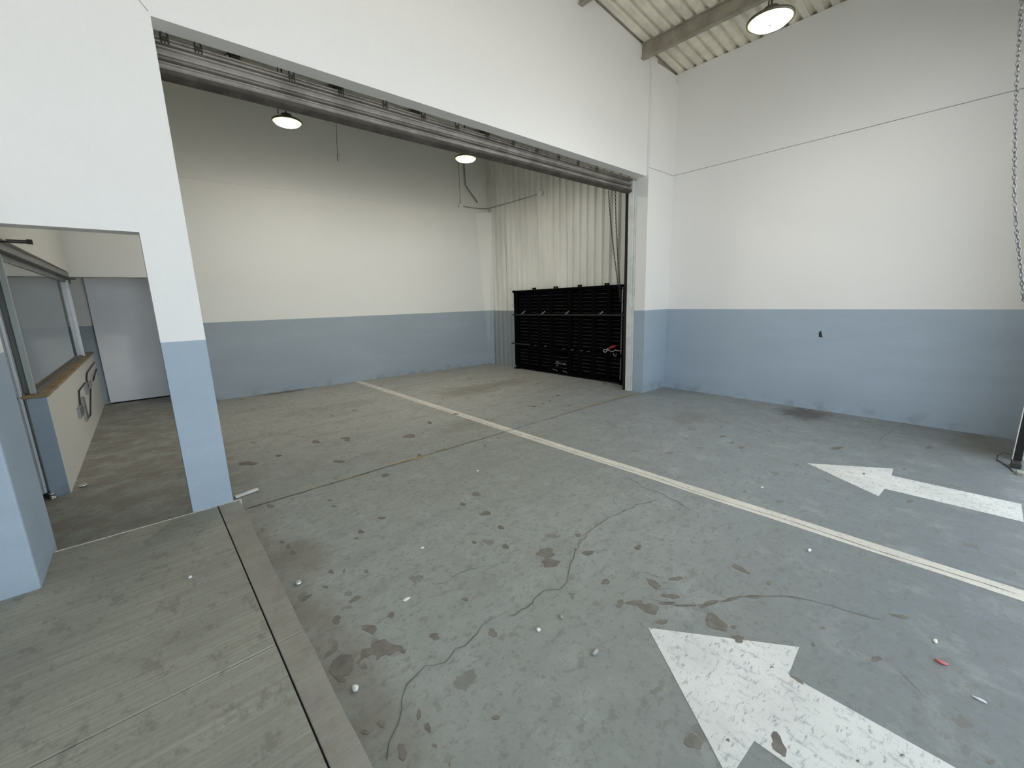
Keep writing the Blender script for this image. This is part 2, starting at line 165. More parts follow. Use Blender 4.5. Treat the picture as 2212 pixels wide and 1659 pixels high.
def floor_mat():
    k = NT('worn_grey_floor_paint')
    base = k.mix(k.ramp(k.noise(.45, 4, .55), .34, .68), (.270, .285, .262), (.320, .335, .312))
    # bluish newer coat on the right, browner in the back bay
    xyz = k.sepz()
    base = k.mix(k.math('MULTIPLY', k.ramp(k.math('ADD', xyz[0], k.math('MULTIPLY', xyz[1], -.55)), .6, 3.6), .75), base, (.228, .254, .284))
    base = k.mix(k.ramp(xyz[1], -.4, 1.5, .42, 0), base, (.105, .120, .140))  # darkened towards the front opening to counter the strong daylight there
    base = k.mix(k.math('MULTIPLY', k.ramp(xyz[1], 3.2, 6.5), .75), base, (.405, .395, .350))
    # tyre smears and scuffs in two directions
    s1 = k.noise(2.1, 6, .62, k.scale(k.pos(), (.35, 1.9, 1), (0, 0, 0), (0, 0, .25)))
    base = k.mix(k.math('MULTIPLY', k.ramp(s1, .48, .70), .38), base, (.215, .215, .205))
    s2 = k.noise(4.5, 6, .7, k.scale(k.pos(), (1.6, .5, 1), (3, 1, 0), (0, 0, -.5)))
    base = k.mix(k.math('MULTIPLY', k.ramp(s2, .55, .78), .35), base, (.43, .45, .44))
    m1 = k.noise(7.5, 8, .72)
    base = k.mix(k.math('MULTIPLY', k.ramp(m1, .42, .62), .38), base, k.mix(.5, base, (.16, .165, .155)))
    m2 = k.noise(3.2, 8, .75, k.scale(k.pos(), (1, 1, 1), (9, 4, 0)))
    base = k.mix(k.math('MULTIPLY', k.ramp(m2, .50, .66), .30), base, (.40, .425, .41))
    # worn-through stippling
    f1 = k.noise(26, 6, .7)
    base = k.mix(k.math('MULTIPLY', k.ramp(f1, .53, .63), .50), base, (.175, .17, .16))
    f3 = k.noise(70, 4, .7)
    base = k.mix(k.math('MULTIPLY', k.ramp(f3, .52, .66), .38), base, (.2, .2, .19))
    f2 = k.noise(11, 7, .68, k.scale(k.pos(), (1, 1.6, 1), (5, 2, 0)))
    base = k.mix(k.math('MULTIPLY', k.ramp(f2, .555, .62), .52), base, (.18, .172, .16))
    sc = k.n('ShaderNodeTexVoronoi', feature='F1')
    sc.inputs['Scale'].default_value = 5.5
    sc.inputs['Randomness'].default_value = 1
    wv = k.t.nodes.new('ShaderNodeVectorMath')
    wv.operation = 'ADD'
    nz = k.t.nodes.new('ShaderNodeTexNoise')
    nz.inputs['Scale'].default_value = 13
    nz.inputs['Detail'].default_value = 4
    k.link(k.pos(), nz.inputs['Vector'])
    sv = k.t.nodes.new('ShaderNodeVectorMath')
    sv.operation = 'SCALE'
    sv.inputs['Scale'].default_value = .16
    k.link(nz.outputs['Color'], sv.inputs[0])
    k.link(k.pos(), wv.inputs[0])
    k.link(sv.outputs[0], wv.inputs[1])
    k.link(wv.outputs[0], sc.inputs['Vector'])
    rnd = k.t.nodes.new('ShaderNodeSeparateColor')
    k.link(sc.outputs['Color'], rnd.inputs[0])
    size = k.math('MULTIPLY', k.math('POWER', rnd.outputs[0], 3.0), .30)
    spot = k.math('LESS_THAN', k.math('MULTIPLY', sc.outputs['Distance'], 1.0), k.math('SUBTRACT', size, .035))
    base = k.mix(k.math('MULTIPLY', spot, .62), base, (.165, .152, .135))
    # dirt along the walkway edge
    edge = k.math('MULTIPLY', k.ramp(xyz[0], .40, .72, 1, 0), k.ramp(k.noise(4, 5, .65), .36, .62))
    base = k.mix(k.math('MULTIPLY', edge, .6), base, (.19, .165, .135))
    # oil stains, each where it lies
    for (sx, sy, rx, ry, amt, col) in ((1.87, 8.55, .55, .16, .8, (.10, .09, .07)), (4.3, 6.05, .75, .45, .55, (.15, .13, .09)),
                                       (6.5, 1.42, .42, .36, .85, (.10, .095, .09)), (5.3, 2.45, .45, .25, .45, (.16, .16, .15)),
                                       (6.3, -.15, .5, .3, .5, (.12, .11, .08)), (3.0, 4.3, .45, .25, .4, (.16, .15, .12)), (5.2, 6.0, .6, .35, .4, (.16, .14, .10)),
                                       (.55, 2.75, .22, .28, .55, (.16, .135, .11)), (.46, 1.75, .14, .8, .35, (.17, .145, .12)), (1.0, 8.75, .5, .1, .7, (.12, .10, .08)), (2.1, 6.6, .9, .35, .3, (.17, .15, .115))):
        wob = k.math('MULTIPLY', k.math('SUBTRACT', k.noise(5.5, 4, .6), .5), 1.5)
        dx = k.math('DIVIDE', k.math('SUBTRACT', xyz[0], sx), rx)
        dy = k.math('DIVIDE', k.math('SUBTRACT', xyz[1], sy), ry)
        r = k.math('SQRT', k.math('ADD', k.math('MULTIPLY', dx, dx), k.math('MULTIPLY', dy, dy)))
        base = k.mix(k.ramp(k.math('ADD', r, wob), .35, 1.15, amt, 0), base, col)
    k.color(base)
    k.rough(k.ramp(k.noise(3, 4, .6), .3, .7, .48, .68))
    k.b.inputs['Specular IOR Level'].default_value = .35
    k.bump(k.math('ADD', k.noise(30, 5, .65), k.math('MULTIPLY', k.noise(160, 3, .6), .4)), .22, .006)
    return k.m


def slab_mat():
    k = NT('brushed_concrete')
    br = k.noise(2.2, 5, .6, k.scale(k.pos(), (.45, 26, 1), (0, 0, 0), (0, 0, -.015)))
    c = k.mix(k.ramp(br, .36, .68), (.262, .256, .214), (.318, .311, .262))
    fine = k.noise(3.2, 3, .5, k.scale(k.pos(), (.32, 62, 1), (2, 0, 0), (0, 0, -.015)))
    c = k.mix(k.math('MULTIPLY', k.ramp(fine, .60, .70), .60), c, (.47, .46, .41))
    c = k.mix(k.math('MULTIPLY', k.ramp(k.noise(1.1, 4, .55), .42, .68), .45), c, (.17, .165, .15))
    spots = k.noise(9, 6, .7, k.scale(k.pos(), (1.3, .8, 1), (1, 4, 0), (0, 0, .7)))
    c = k.mix(k.math('MULTIPLY', k.ramp(spots, .53, .64), .5), c, (.15, .145, .125))
    c = k.mix(k.math('MULTIPLY', k.ramp(k.noise(34, 6, .75), .5, .66), .35), c, (.15, .145, .125))
    curb = k.math('GREATER_THAN', k.sepz()[0], .252)
    c = k.mix(k.math('MULTIPLY', curb, .6), c, k.mix(k.ramp(k.noise(7, 6, .7), .35, .7), (.285, .262, .235), (.215, .19, .16)))
    k.color(c)
    k.rough(.75)
    k.bump(k.math('ADD', br, k.math('MULTIPLY', k.noise(60, 4, .65), .5)), .3, .006)
    return k.m


def paint_mat(name, c, wear, under=(.30, .32, .33)):
    """road paint worn down to the floor by scratches"""
    k = NT(name)
    a = k.noise(34, 7, .78, k.scale(k.pos(), (.55, 1.5, 1), (0, 0, 0), (0, 0, .8)))
    b = k.noise(16, 8, .78, k.scale(k.pos(), (1.5, .6, 1), (7, 3, 0), (0, 0, -.3)))
    m = k.math('MAXIMUM', k.ramp(a, wear, wear + .12), k.math('MULTIPLY', k.ramp(b, wear - .01, wear + .13), .75))
    col = k.mix(k.ramp(k.noise(2.5, 4, .6), .3, .7), c, tuple(x * .84 for x in c))
    k.color(k.mix(m, col, under))
    k.rough(.6)
    k.bump(k.noise(40, 4, .6), .15, .003)
    return k.m


def emit(name, c, s):
    k = NT(name)
    k.color((.9, .9, .85))
    k.b.inputs['Emission Color'].default_value = (*c, 1)
    k.b.inputs['Emission Strength'].default_value = s
    return k.m


M = {}
M['wall_front_room'] = wall_mat('plaster_white_over_grey', ZW)
M['wall_bay'] = wall_mat('bay_plaster_white_over_grey', ZWB, (.80, .79, .745), (.33, .375, .415))
M['wall_white'] = wall_mat('plaster_white', None)
M['wall_passage'] = wall_mat('passage_plaster_white', None, (.68, .665, .615))
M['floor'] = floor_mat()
M['slab'] = slab_mat()
M['arrow'] = paint_mat('white_arrow_paint', (.72, .725, .70), .535)
M['line'] = paint_mat('cream_line_paint', (.70, .665, .595), .55)
M['seam_yellow'] = paint_mat('yellow_joint_paint', (.55, .36, .10), .50, (.24, .22, .18))
M['chip'] = plain('bare_concrete_chip', (.178, .162, .140), .8, 0, .22, 14, .3)
M['crack'] = plain('dark_crack', (.12, .115, .105), .9)
M['groove'] = plain('black_joint_filler', (.012, .012, .012), .9)
M['nosing'] = plain('worn_pale_edge', (.66, .62, .54), .6, 0, .2, 30)
M['deck'] = plain('cream_roof_sheet', (.76, .71, .585), .55, 0, .14, 3.5)
M['deck_grey'] = plain('grey_roof_sheet', (.60, .61, .56), .55, 0, .14, 3.5)
M['purlin'] = plain('dusty_beam_paint', (.30, .27, .215), .6, 0, .2, 6)
M['sheet'] = None
k = NT('white_corrugated_sheet')
xyz = k.sepz()
c = k.mix(k.ramp(k.noise(2.2, 4, .6, k.scale(k.pos(), (1, 1, .3))), .35, .7), (.76, .755, .70), (.66, .655, .60))
c = k.mix(k.math('GREATER_THAN', xyz[2], 1.335), (.30, .325, .335), c)
k.color(c)
k.rough(.45)
M['sheet'] = k.m
M['shutter'] = plain('dusty_galvanised_slat', (.215, .20, .178), .5, .2, .28, 5)
M['shutter_bar'] = plain('grimy_bottom_bar', (.075, .068, .057), .6, .2, .35, 8)
M['dark_steel'] = plain('dark_steel', (.05, .047, .042), .5, .5, .2, 12)
M['black'] = plain('black_gate_paint', (.0012, .0012, .0013), .75, 0, .3, 6)
M['slat'] = plain('louvre_edge_highlight', (.022, .0215, .02), .6, 0, .45, 4)  # highlight along the louvre lips, put into a paler colour
for _m in (M['black'], M['slat']):
    _m.node_tree.nodes['Principled BSDF'].inputs['Specular IOR Level'].default_value = .06
M['black_edge'] = plain('scuffed_black_rail', (.014, .014, .013), .55, 0, .5, 5)
M['guide_white'] = plain('pale_guide_paint', (.62, .63, .62), .5, 0, .1, 7)
M['gap'] = plain('dark_guide_slot', (.006, .006, .006), .8)
M['galv'] = plain('galvanised_tube', (.34, .34, .33), .4, .7, .15, 16)
M['box_white'] = plain('white_plastic_box', (.72, .72, .68), .5)
M['box_beige'] = plain('pale_mortar', (.34, .32, .27), .7, 0, .2, 30)
M['alu'] = plain('white_aluminium', (.70, .73, .78), .35, .1, .05, 4)
M['alu_track'] = plain('grey_aluminium_track', (.20, .205, .19), .4, .4, .15, 5)
M['post_green'] = plain('pale_green_post', (.40, .45, .43), .4, 0, .06, 3)
M['jamb_reflection_grey'] = plain('grey_jamb_and_reflection', (.17, .18, .17), .5, 0, .1, 5)
M['navy'] = plain('navy_gasket', (.008, .010, .045), .4)
M['wood'] = plain('varnished_wood_sill', (.33, .225, .115), .5, 0, .25, 7)
M['panel'] = plain('white_door_panel', (.82, .83, .86), .45, 0, .04, 2)
M['chrome'] = plain('chrome_fitting', (.65, .65, .66), .2, .95, .1, 20)
M['black_tube'] = plain('blackened_conduit', (.035, .033, .03), .5, .3, .3, 20)
M['red'] = plain('red_plastic', (.42, .02, .025), .45)
M['cord'] = plain('white_cord', (.66, .65, .62), .7)
M['chain'] = plain('blackened_chain', (.02, .02, .02), .45, .6, .3, 30)
M['chain_bright'] = plain('galvanised_chain', (.30, .30, .31), .35, .8, .35, 40)
M['pebble'] = plain('white_stone', (.74, .73, .69), .6, 0, .15, 40)
M['stone_grey'] = plain('grey_stone', (.33, .32, .30), .7, 0, .25, 40)
M['foil'] = plain('silver_wrapper', (.72, .72, .72), .25, .8, .3, 60)
M['red_chip'] = plain('red_plastic_chip', (.62, .16, .17), .5, 0, .2, 50)
M['lamp_body'] = plain('lamp_housing', (.09, .085, .07), .4, .3, .1, 10)
M['lamp_chip'] = plain('lamp_centre_plate', (.5, .45, .4), .5)
M['lamp_lens'] = emit('lit_lamp_lens', (1, .95, .84), 118)
M['lamp_rim'] = emit('lit_lens_edge', (1, .80, .30), 1.6)
M['ground'] = plain('pale_yard_concrete', (.48, .465, .44), .8, 0, .1, 1)
g = NT('window_glass')
g.color((.86, .93, .90))
g.b.inputs['Roughness'].default_value = .02
g.b.inputs['Transmission Weight'].default_value = 1
g.b.inputs['IOR'].default_value = 1.45
M['glass'] = g.m


# ------------------------------------------------------------------ mesh helpers
class MB:
    def __init__(s):
        s.v, s.f = [], []

    def quad(s, *p):
        i = len(s.v)
        s.v += [tuple(q) for q in p]
        s.f.append(tuple(range(i, i + len(p))))

    def box(s, x0, x1, y0, y1, z0, z1):
        s.hexa([(x0, y0), (x1, y0), (x1, y1), (x0, y1)], z0, z1)

    def hexa(s, poly, z0, z1):
        """prism over a plan polygon; z0/z1 numbers or functions of (x, y)"""
        n = len(poly)
        i = len(s.v)
        f0 = z0 if callable(z0) else (lambda x, y: z0)
        f1 = z1 if callable(z1) else (lambda x, y: z1)
        s.v += [(x, y, f0(x, y)) for x, y in poly] + [(x, y, f1(x, y)) for x, y in poly]
        s.f.append(tuple(range(i + n - 1, i - 1, -1)))
        s.f.append(tuple(range(i + n, i + 2 * n)))
        for k in range(n):
            j = (k + 1) % n
            s.f.append((i + k, i + j, i + n + j, i + n + k))

    def prism(s, ring0, ring1):
        n = len(ring0)
        i = len(s.v)
        s.v += [tuple(p) for p in ring0] + [tuple(p) for p in ring1]
        s.f.append(tuple(range(i + n - 1, i - 1, -1)))
        s.f.append(tuple(range(i + n, i + 2 * n)))
        for k in range(n):
            j = (k + 1) % n
            s.f.append((i + k, i + j, i + n + j, i + n + k))

    def bar(s, a, b, w, h, up=(0, 0, 1)):
        a, b = Vector(a), Vector(b)
        d = (b - a).normalized()
        u = Vector(up)
        if abs(d.dot(u)) > .95:
            u = Vector((1, 0, 0))
        r = d.cross(u).normalized() * w / 2
        u = r.cross(d).normalized() * h / 2
        s.prism([a - r - u, a + r - u, a + r + u, a - r + u], [b - r - u, b + r - u, b + r + u, b - r + u])

    def tube(s, path, r, n=8, closed=False):
        P = [Vector(p) for p in path]
        m = len(P)
        i0 = len(s.v)
        prev = None
        for k in range(m):
            if closed:
                t = P[(k + 1) % m] - P[k - 1]
            else:
                t = P[min(k + 1, m - 1)] - P[max(k - 1, 0)]
            t.normalize()
            if prev is None:
                a = t.orthogonal().normalized()
            else:
                a = (prev - t * prev.dot(t)).normalized()
            prev = a
            b = t.cross(a)
            for j in range(n):
                q = P[k] + (a * math.cos(2 * PI * j / n) + b * math.sin(2 * PI * j / n)) * r
                s.v.append(tuple(q))
        for k in range(m if closed else m - 1):
            for j in range(n):
                j2 = (j + 1) % n
                k2 = (k + 1) % m
                s.f.append((i0 + k * n + j, i0 + k * n + j2, i0 + k2 * n + j2, i0 + k2 * n + j))
        if not closed:
            s.f.append(tuple(i0 + j for j in range(n - 1, -1, -1)))
            s.f.append(tuple(i0 + (m - 1) * n + j for j in range(n)))

    def lathe(s, c, prof, n=32):
        """prof: (radius, z) from c; closed at the ends"""
        i0 = len(s.v)
        for r, z in prof:
            for j in range(n):
                a = 2 * PI * j / n
                s.v.append((c[0] + r * math.cos(a), c[1] + r * math.sin(a), c[2] + z))
        for k in range(len(prof) - 1):
            for j in range(n):
                j2 = (j + 1) % n
                s.f.append((i0 + k * n + j, i0 + k * n + j2, i0 + (k + 1) * n + j2, i0 + (k + 1) * n + j))
        s.f.append(tuple(i0 + j for j in range(n - 1, -1, -1)))
        s.f.append(tuple(i0 + (len(prof) - 1) * n + j for j in range(n)))

    def blob(s, c, r, sq=(1, 1, .6), rough=.25, seg=8, rings=5, rnd=random):
        i0 = len(s.v)
        for k in range(rings + 1):
            th = PI * k / rings
            for j in range(seg):
                a = 2 * PI * j / seg
                q = r * (1 + rnd.uniform(-rough, rough))
                s.v.append((c[0] + q * sq[0] * math.sin(th) * math.cos(a), c[1] + q * sq[1] * math.sin(th) * math.sin(a), c[2] + r * sq[2] * (math.cos(th))))
        for k in range(rings):
            for j in range(seg):
                j2 = (j + 1) % seg
                s.f.append((i0 + k * seg + j, i0 + (k + 1) * seg + j, i0 + (k + 1) * seg + j2, i0 + k * seg + j2))


def root_loc(o):
    p = Vector((0, 0, 0))
    while o is not None:
        p += o.location
        o = o.parent
    return p


def obj(name, mb, mat, parent=None, origin=None, smooth=False, bevel=0, label=None, recalc=True):
    off = root_loc(parent) if parent else Vector(origin or (0, 0, 0))
    me = bpy.data.meshes.new(name)
    me.from_pydata([tuple(Vector(v) - off) for v in mb.v], [], mb.f)
    bm = bmesh.new()
    bm.from_mesh(me)
    bmesh.ops.remove_doubles(bm, verts=bm.verts, dist=1e-6)
    if recalc:
        bmesh.ops.recalc_face_normals(bm, faces=bm.faces)
    bm.to_mesh(me)
    bm.free()
    me.materials.append(mat)
    for p in me.polygons:
        p.use_smooth = smooth
    o = bpy.data.objects.new(name, me)
    COL.objects.link(o)
    if parent:
        o.parent = parent
    elif origin:
        o.location = origin
    if bevel:
        md = o.modifiers.new('edge', 'BEVEL')
        md.width = bevel
        md.segments = 2
        md.limit_method = 'ANGLE'
    if label:
        o['label'] = label
    return o


def thing(name, label, cat, loc, group=None):
    o = bpy.data.objects.new(name, None)
    o.empty_display_size = .1
    o.location = loc
    COL.objects.link(o)
    o['label'] = label
    o['category'] = cat
    if group:
        o['group'] = group
    return o


def tag(o, label, cat, group=None):
    o['label'] = label
    o['category'] = cat
    if group:
        o['group'] = group
    return o


def struct(name, mb, mat, label, cat, **kw):
    o = obj(name, mb, mat, **kw)
    o['kind'] = 'structure'
    o['label'] = label
    o['category'] = cat
    return o


# ------------------------------------------------------------------ floor and its paint
mb = MB()
mb.hexa([(-4.3, -.62), (7.1, -.62), (7.1, 10.3), (-4.3, 10.3)], -.25, 0)
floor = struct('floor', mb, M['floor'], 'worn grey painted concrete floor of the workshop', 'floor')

mb = MB()
mb.box(-30, 36, -40, -.625, -.27, -.02)
ground = struct('ground', mb, M['ground'], 'pale concrete yard outside the front opening', 'ground')


def flat(mb, pts, z0=.0006, z1=.0016):
    if sum(a[0] * b[1] - b[0] * a[1] for a, b in zip(pts, pts[1:] + pts[:1])) < 0:
        pts = pts[::-1]
    mb.hexa(pts, z0, z1)


def arrow(cx, tip, y0, y1, hw, sw, name, label):
    mb = MB()
    flat(mb, [(cx, tip), (cx - hw, y0), (cx - sw, y0 - .012), (cx - sw, y1), (cx + sw, y1), (cx + sw, y0 - .012), (cx + hw, y0)], .0006, .0022)
    return obj(name, mb, M['arrow'], floor, label=label, recalc=False)


arrow(1.648, .897, .365, -.9, .397, .200, 'painted_arrow', 'large white painted arrow nearest the camera')
arrow(4.555, .935, .368, -.372, .388, .183, 'painted_arrow', 'white painted arrow beside the right wall')

# bay line, slightly wavy edges and a crack running along it
mb = MB()
ys = [-.385 + i * .3 for i in range(31)]
ys = [y for y in ys if y < BACK(3.25) - .02] + [BACK(3.25) - .015]
L, R = [], []
for i, y in enumerate(ys):
    cx = 3.268 - .0022 * y
    L.append((cx - .062 + random.uniform(-.004, .004), y))
    R.append((cx + .062 + random.uniform(-.004, .004), y))
i0 = len(mb.v)
for a, b in zip(L, R):
    for z in (.0006, .0022):
        mb.v += [(a[0], a[1], z), (b[0], b[1], z)]
for k in range(len(L) - 1):
    p = i0 + 4 * k
    mb.f += [(p + 2, p + 3, p + 7, p + 6), (p, p + 2, p + 6, p + 4), (p + 1, p + 5, p + 7, p + 3), (p, p + 4, p + 5, p + 1)]
obj('painted_line', mb, M['line'], floor, label='cream painted bay line across the floor')


def ribbon(mb, pts, w, jit=.004, z0=.0006, z1=.003, step=.06):
    P = [Vector((x, y, 0)) for x, y in pts]
    Q = []
    for a, b in zip(P, P[1:]):
        n = max(1, int((b - a).length / step))
        for i in range(n):
            q = a.lerp(b, i / n)
            Q.append(q + Vector((random.uniform(-jit, jit), random.uniform(-jit, jit), 0)))
    Q.append(P[-1])
    i0 = len(mb.v)
    for k, q in enumerate(Q):
        t = (Q[min(k + 1, len(Q) - 1)] - Q[max(k - 1, 0)]).normalized()
        nrm = Vector((-t.y, t.x, 0)) * (w * random.uniform(.22, .55) if 0 < k < len(Q) - 1 else w * .1)
        for s_ in (-1, 1):
            v = q + nrm * s_
            mb.v += [(v.x, v.y, z0), (v.x, v.y, z1)]
    for k in range(len(Q) - 1):
        p = i0 + 4 * k
        mb.f += [(p + 1, p + 5, p + 7, p + 3)]


mb = MB()
for wd, pts in CRACKS:
    ribbon(mb, [(x / 1000, y / 1000) for x, y in pts], min(wd, 5.5) / 1000, .013 if wd > 4 else .007, step=.035)
mb2pts = [(3.268 - .0022 * y + random.uniform(-.02, .012) - .015, y) for y in [i * .25 - .3 for i in range(34)]]
ribbon(mb, mb2pts, .007, .004)
ribbon(mb, [(-.6, 5.28), (.2, 5.21), (.6, 5.2)], .012, .003)
obj('floor_crack', mb, M['crack'], floor, label='dark hairline cracks in the floor')

mb = MB()
for i, pts in enumerate(CHIPS):
    flat(mb, [(x / 1000, y / 1000) for x, y in pts], .0004, .0020 + i * 4e-6)
obj('paint_chip', mb, M['chip'], floor, recalc=False, label='brown grey patches of flaked off floor paint')

# construction joint in line with the opening
mb = MB()
ribbon(mb, [(.41, 3.745), (2.0, 3.752), (3.3, 3.742), (4.8, 3.75), (6.12, 3.70)], .016, .006)
obj('floor_joint', mb, M['crack'], floor, label='dark floor joint under the wide opening')
mb = MB()
for x0, x1, w in ((1.18, 1.42, .028), (1.62, 2.1, .05), (2.3, 2.42, .03), (2.95, 3.15, .03), (4.6, 5.25, .034), (5.3, 6.08, .018), (.6, 1.1, .012)):
    ribbon(mb, [(x0, 3.752), ((x0 + x1) / 2, 3.758), (x1, 3.75)], w, .012, .0008, .0024, .05)
obj('yellow_paint_trace', mb, M['seam_yellow'], floor, label='worn yellow paint along the floor joint')

# raised walkway with saw-cut joints
mb = MB()
G = .0032
for (x0, x1, y0, y1) in ((-4.28, .2475, -.6, 1.9155 - G), (-4.28, .2475, 1.9155 + G, D - .012)):
    mb.box(x0, x1, y0, y1, 0, SLAB)
for (y0, y1) in ((-.6, 1.9155 - G * .6), (1.9155 + G * .6, D - .012)):
    n = 12
    pl = [(.2475 + 2 * G, y0)]
    xx = lambda y: .338 + .0155 * y
    for i in range(n + 1):
        y = y0 + (y1 - y0) * i / n
        pl.append((xx(y) + random.uniform(-.003, .003), y))
    pl.append((.2475 + 2 * G, y1))
    mb.hexa(pl, 0, SLAB)
slab = struct('walkway_slab', mb, M['slab'], 'raised brushed concrete walkway at the lower left', 'walkway', bevel=.004)
mb = MB()
mb.box(.2475, .2475 + 2 * G, -.6, 3.46, 0, SLAB - .012)
mb.box(-4.28, .36, 1.9155 - G, 1.9155 + G, 0, SLAB - .012)
mb.box(.2475, .2475 + 2 * G, 3.46, D - .012, 0, SLAB - .0006)
obj('joint_filler', mb, M['groove'], slab)
mb = MB()
mb.box(-.60, .405, D - .012, D - .002, SLAB - .06, SLAB + .0015)
obj('edge_strip', mb, M['nosing'], slab, label='pale worn edge at the doorway threshold')

# ------------------------------------------------------------------ partition wall between room and bay
T = .155
mb = MB()
yb = D + T
zt = lambda x, y: ROOF(x) + .0
mb.hexa([(-4.2, D), (6.3, D), (6.3, yb), (-4.2, yb)], ZL, zt)                      # over the wide opening and the doorway
mb.box(-4.2, .3532, D, yb, ZD, ZL)
mb.box(.1021, .3532, D, yb, 0, ZD)                                                  # pier
mb.box(-4.2, -.62, D, yb, 0, ZD)
wall_partition = struct('wall_partition', mb, M['wall_front_room'], 'white wall with grey dado around the wide opening', 'wall')
# thin construction line in the plaster above the left pier
mb = MB()
ribbon_pts = [(-.35, 3.84), (.1, 3.55), (.30, 3.46), (.345, 3.40)]
for a, b in zip(ribbon_pts, ribbon_pts[1:]):
    mb.bar((a[0], D - .0005, a[1]), (b[0], D - .0005, b[1]), .003, .006, (0, 1, 0))
obj('plaster_crack', mb, M['stone_grey'], wall_partition)

# pilaster at the right end of the opening
mb = MB()
xl = lambda z: 6.158 - .0205 * z if z < 3.4 else 6.088 - .003 * (z - 3.4)
YC = 3.655


def pil(z0, z1, y0):
    a = [(xl(z0), y0, z0), (RW(y0) + .02, y0, z0), (RW(y0) + .02, 3.86, z0), (xl(z0) + .02, 3.86, z0)]
    b = [(xl(z1), y0, z1), (RW(y0) + .02, y0, z1), (RW(y0) + .02, 3.86, z1), (xl(z1) + .02, 3.86, z1)]
    mb.prism(a, b)


pil(0, 3.487, YC)
pil(3.487, 3.493, YC + .02)
pil(3.493, 4.80, YC - .003)
pil(4.80, 4.945, YC + .03)
struct('pilaster', mb, M['wall_front_room'], 'white and grey pilaster between the wide opening and right wall', 'pillar')

# left column in front of the doorway
mb = MB()
mb.box(-2.4, -.605, 3.24, 3.83, 0, 4.6)
struct('column', mb, M['wall_front_room'], 'grey and white column at the left edge of the picture', 'pillar', bevel=.012)

# right wall, upper part a few millimetres proud
mb = MB()


def rslab(z0, z1, dx):
    mb.hexa([(RW(-.6) + dx, -.6), (7.12, -.6), (7.12, 3.9), (RW(3.9) + dx, 3.9)], z0, z1)


rslab(0, 3.489, 0)
rslab(3.489, 3.497, .02)
rslab(3.497, 4.955, -.006)
struct('wall_right', mb, M['wall_front_room'], 'white right wall with a grey dado', 'wall')

# ------------------------------------------------------------------ back wall of the bay
mb = MB()
bx0 = .50
top = lambda x, y: ROOF(x)


def bslab(x0, x1, z0, z1, dy):
    mb.hexa([(x0, BACK(x0) + dy), (x1, BACK(x1) + dy), (x1, BACK(x1) + .3), (x0, BACK(x0) + .3)], z0, z1)


bslab(bx0, 6.9, 0, 3.60, 0)
bslab(bx0, 6.9, 3.60, 3.68, -.015)
bslab(bx0, 6.9, 3.68, top, .02)
bslab(-4.2, bx0, 2.068, 3.68, 0)
bslab(-4.2, bx0, 3.68, top, .02)
struct('wall_back', mb, M['wall_bay'], 'white back wall of the bay with grey dado', 'wall')

# tapered corner column
mb = MB()
a0, a1 = (6.575, BACK(6.575) + .01), (6.335, BACK(6.335) + .01)
b0, b1 = (CW(8.10) - .05, 8.13), (CW(8.05) - .05, 8.06)
mb.prism([(*a0, 0), (*b0, 0), (6.9, 8.13, 0), (6.9, 8.5, 0)], [(*a1, 3.61), (*b1, 3.61), (6.9, 8.06, 3.61), (6.9, 8.5, 3.61)])
struct('corner_column', mb, M['wall_bay'], 'tapered painted column in the far corner beside the corrugated wall', 'pillar')

# corrugated end wall
SEAMS = (7.52, 6.57, 5.62)
PITCH = .176


def corr(y0, y1, z0, z1, dx):
    pts = []
    y = y1
    prof = ((0, 0), (.045, 0), (.060, -.048), (.116, -.048), (.131, 0))
    while y > y0:
        for s_, h in prof:
            yy = y - s_ * PITCH / .176
            if yy > y0:
                pts.append((CW(yy) + h + dx, yy))
        y -= PITCH
    i0 = len(mb.v)
    for (x, yy) in pts:
        mb.v += [(x, yy, z0), (x, yy, z1), (x + .002, yy, z0), (x + .002, yy, z1)]
    for k in range(len(pts) - 1):
        p = i0 + 4 * k
        mb.f += [(p, p + 1, p + 5, p + 4), (p + 2, p + 6, p + 7, p + 3), (p + 1, p + 3, p + 7, p + 5), (p, p + 4, p + 6, p + 2)]


mb = MB()
corr(3.87, 8.14, 0, 2.875, 0)
corr(3.87, 8.14, 2.86, 5.0, -.005)
mb.hexa([(CW(8.4) + .01, 8.4), (CW(3.86) + .01, 3.86), (7.12, 3.86), (7.12, 8.4)], 0, 5.0)
wc = struct('wall_corrugated', mb, M['sheet'], 'white corrugated sheet wall at the far end of the bay', 'wall')
mb = MB()
mb.box(CW(4.15) - .03, CW(4.15) - .0, 3.99, 4.30, 0, 4.6)
obj('corner_flashing', mb, M['sheet'], wc)
mb = MB()
for y in SEAMS:
    mb.box(CW(y) - .006, CW(y) - .0005, y - .0025, y + .0025, 2.88, 4.9)
    mb.box(CW(y) - .002, CW(y) + .0005, y + .10 - .0025, y + .10 + .0025, 1.34, 2.86)
obj('sheet_seam', mb, M['stone_grey'], wc)

# ------------------------------------------------------------------ roof
mb = MB()
rp = .30 / 2
prof = ((0, 0), (.062, 0), (.078, .042), (.122, .042), (.138, 0))
ylist = []
y = -.9
while y < 10.4:
    for s_, h in prof:
        ylist.append((y + s_ * rp / .15, h))
    y += rp
def deck(ya, yb_, mat, label):
    mb = MB()
    yl = [q for q in ylist if ya <= q[0] <= yb_]
    for yy, h in yl:
        for x in (-4.4, 7.0):
            mb.v.append((x, yy, ROOF(x) + h))
    for kk in range(len(yl) - 1):
        p = 2 * kk
        mb.f.append((p, p + 1, p + 3, p + 2))
    return struct('ceiling', mb, M[mat], label, 'ceiling')


deck(-1, 3.86, 'deck', 'cream ribbed metal roof deck over the front room')
deck(3.70, 10.5, 'deck_grey', 'grey ribbed roof deck over the back bay')
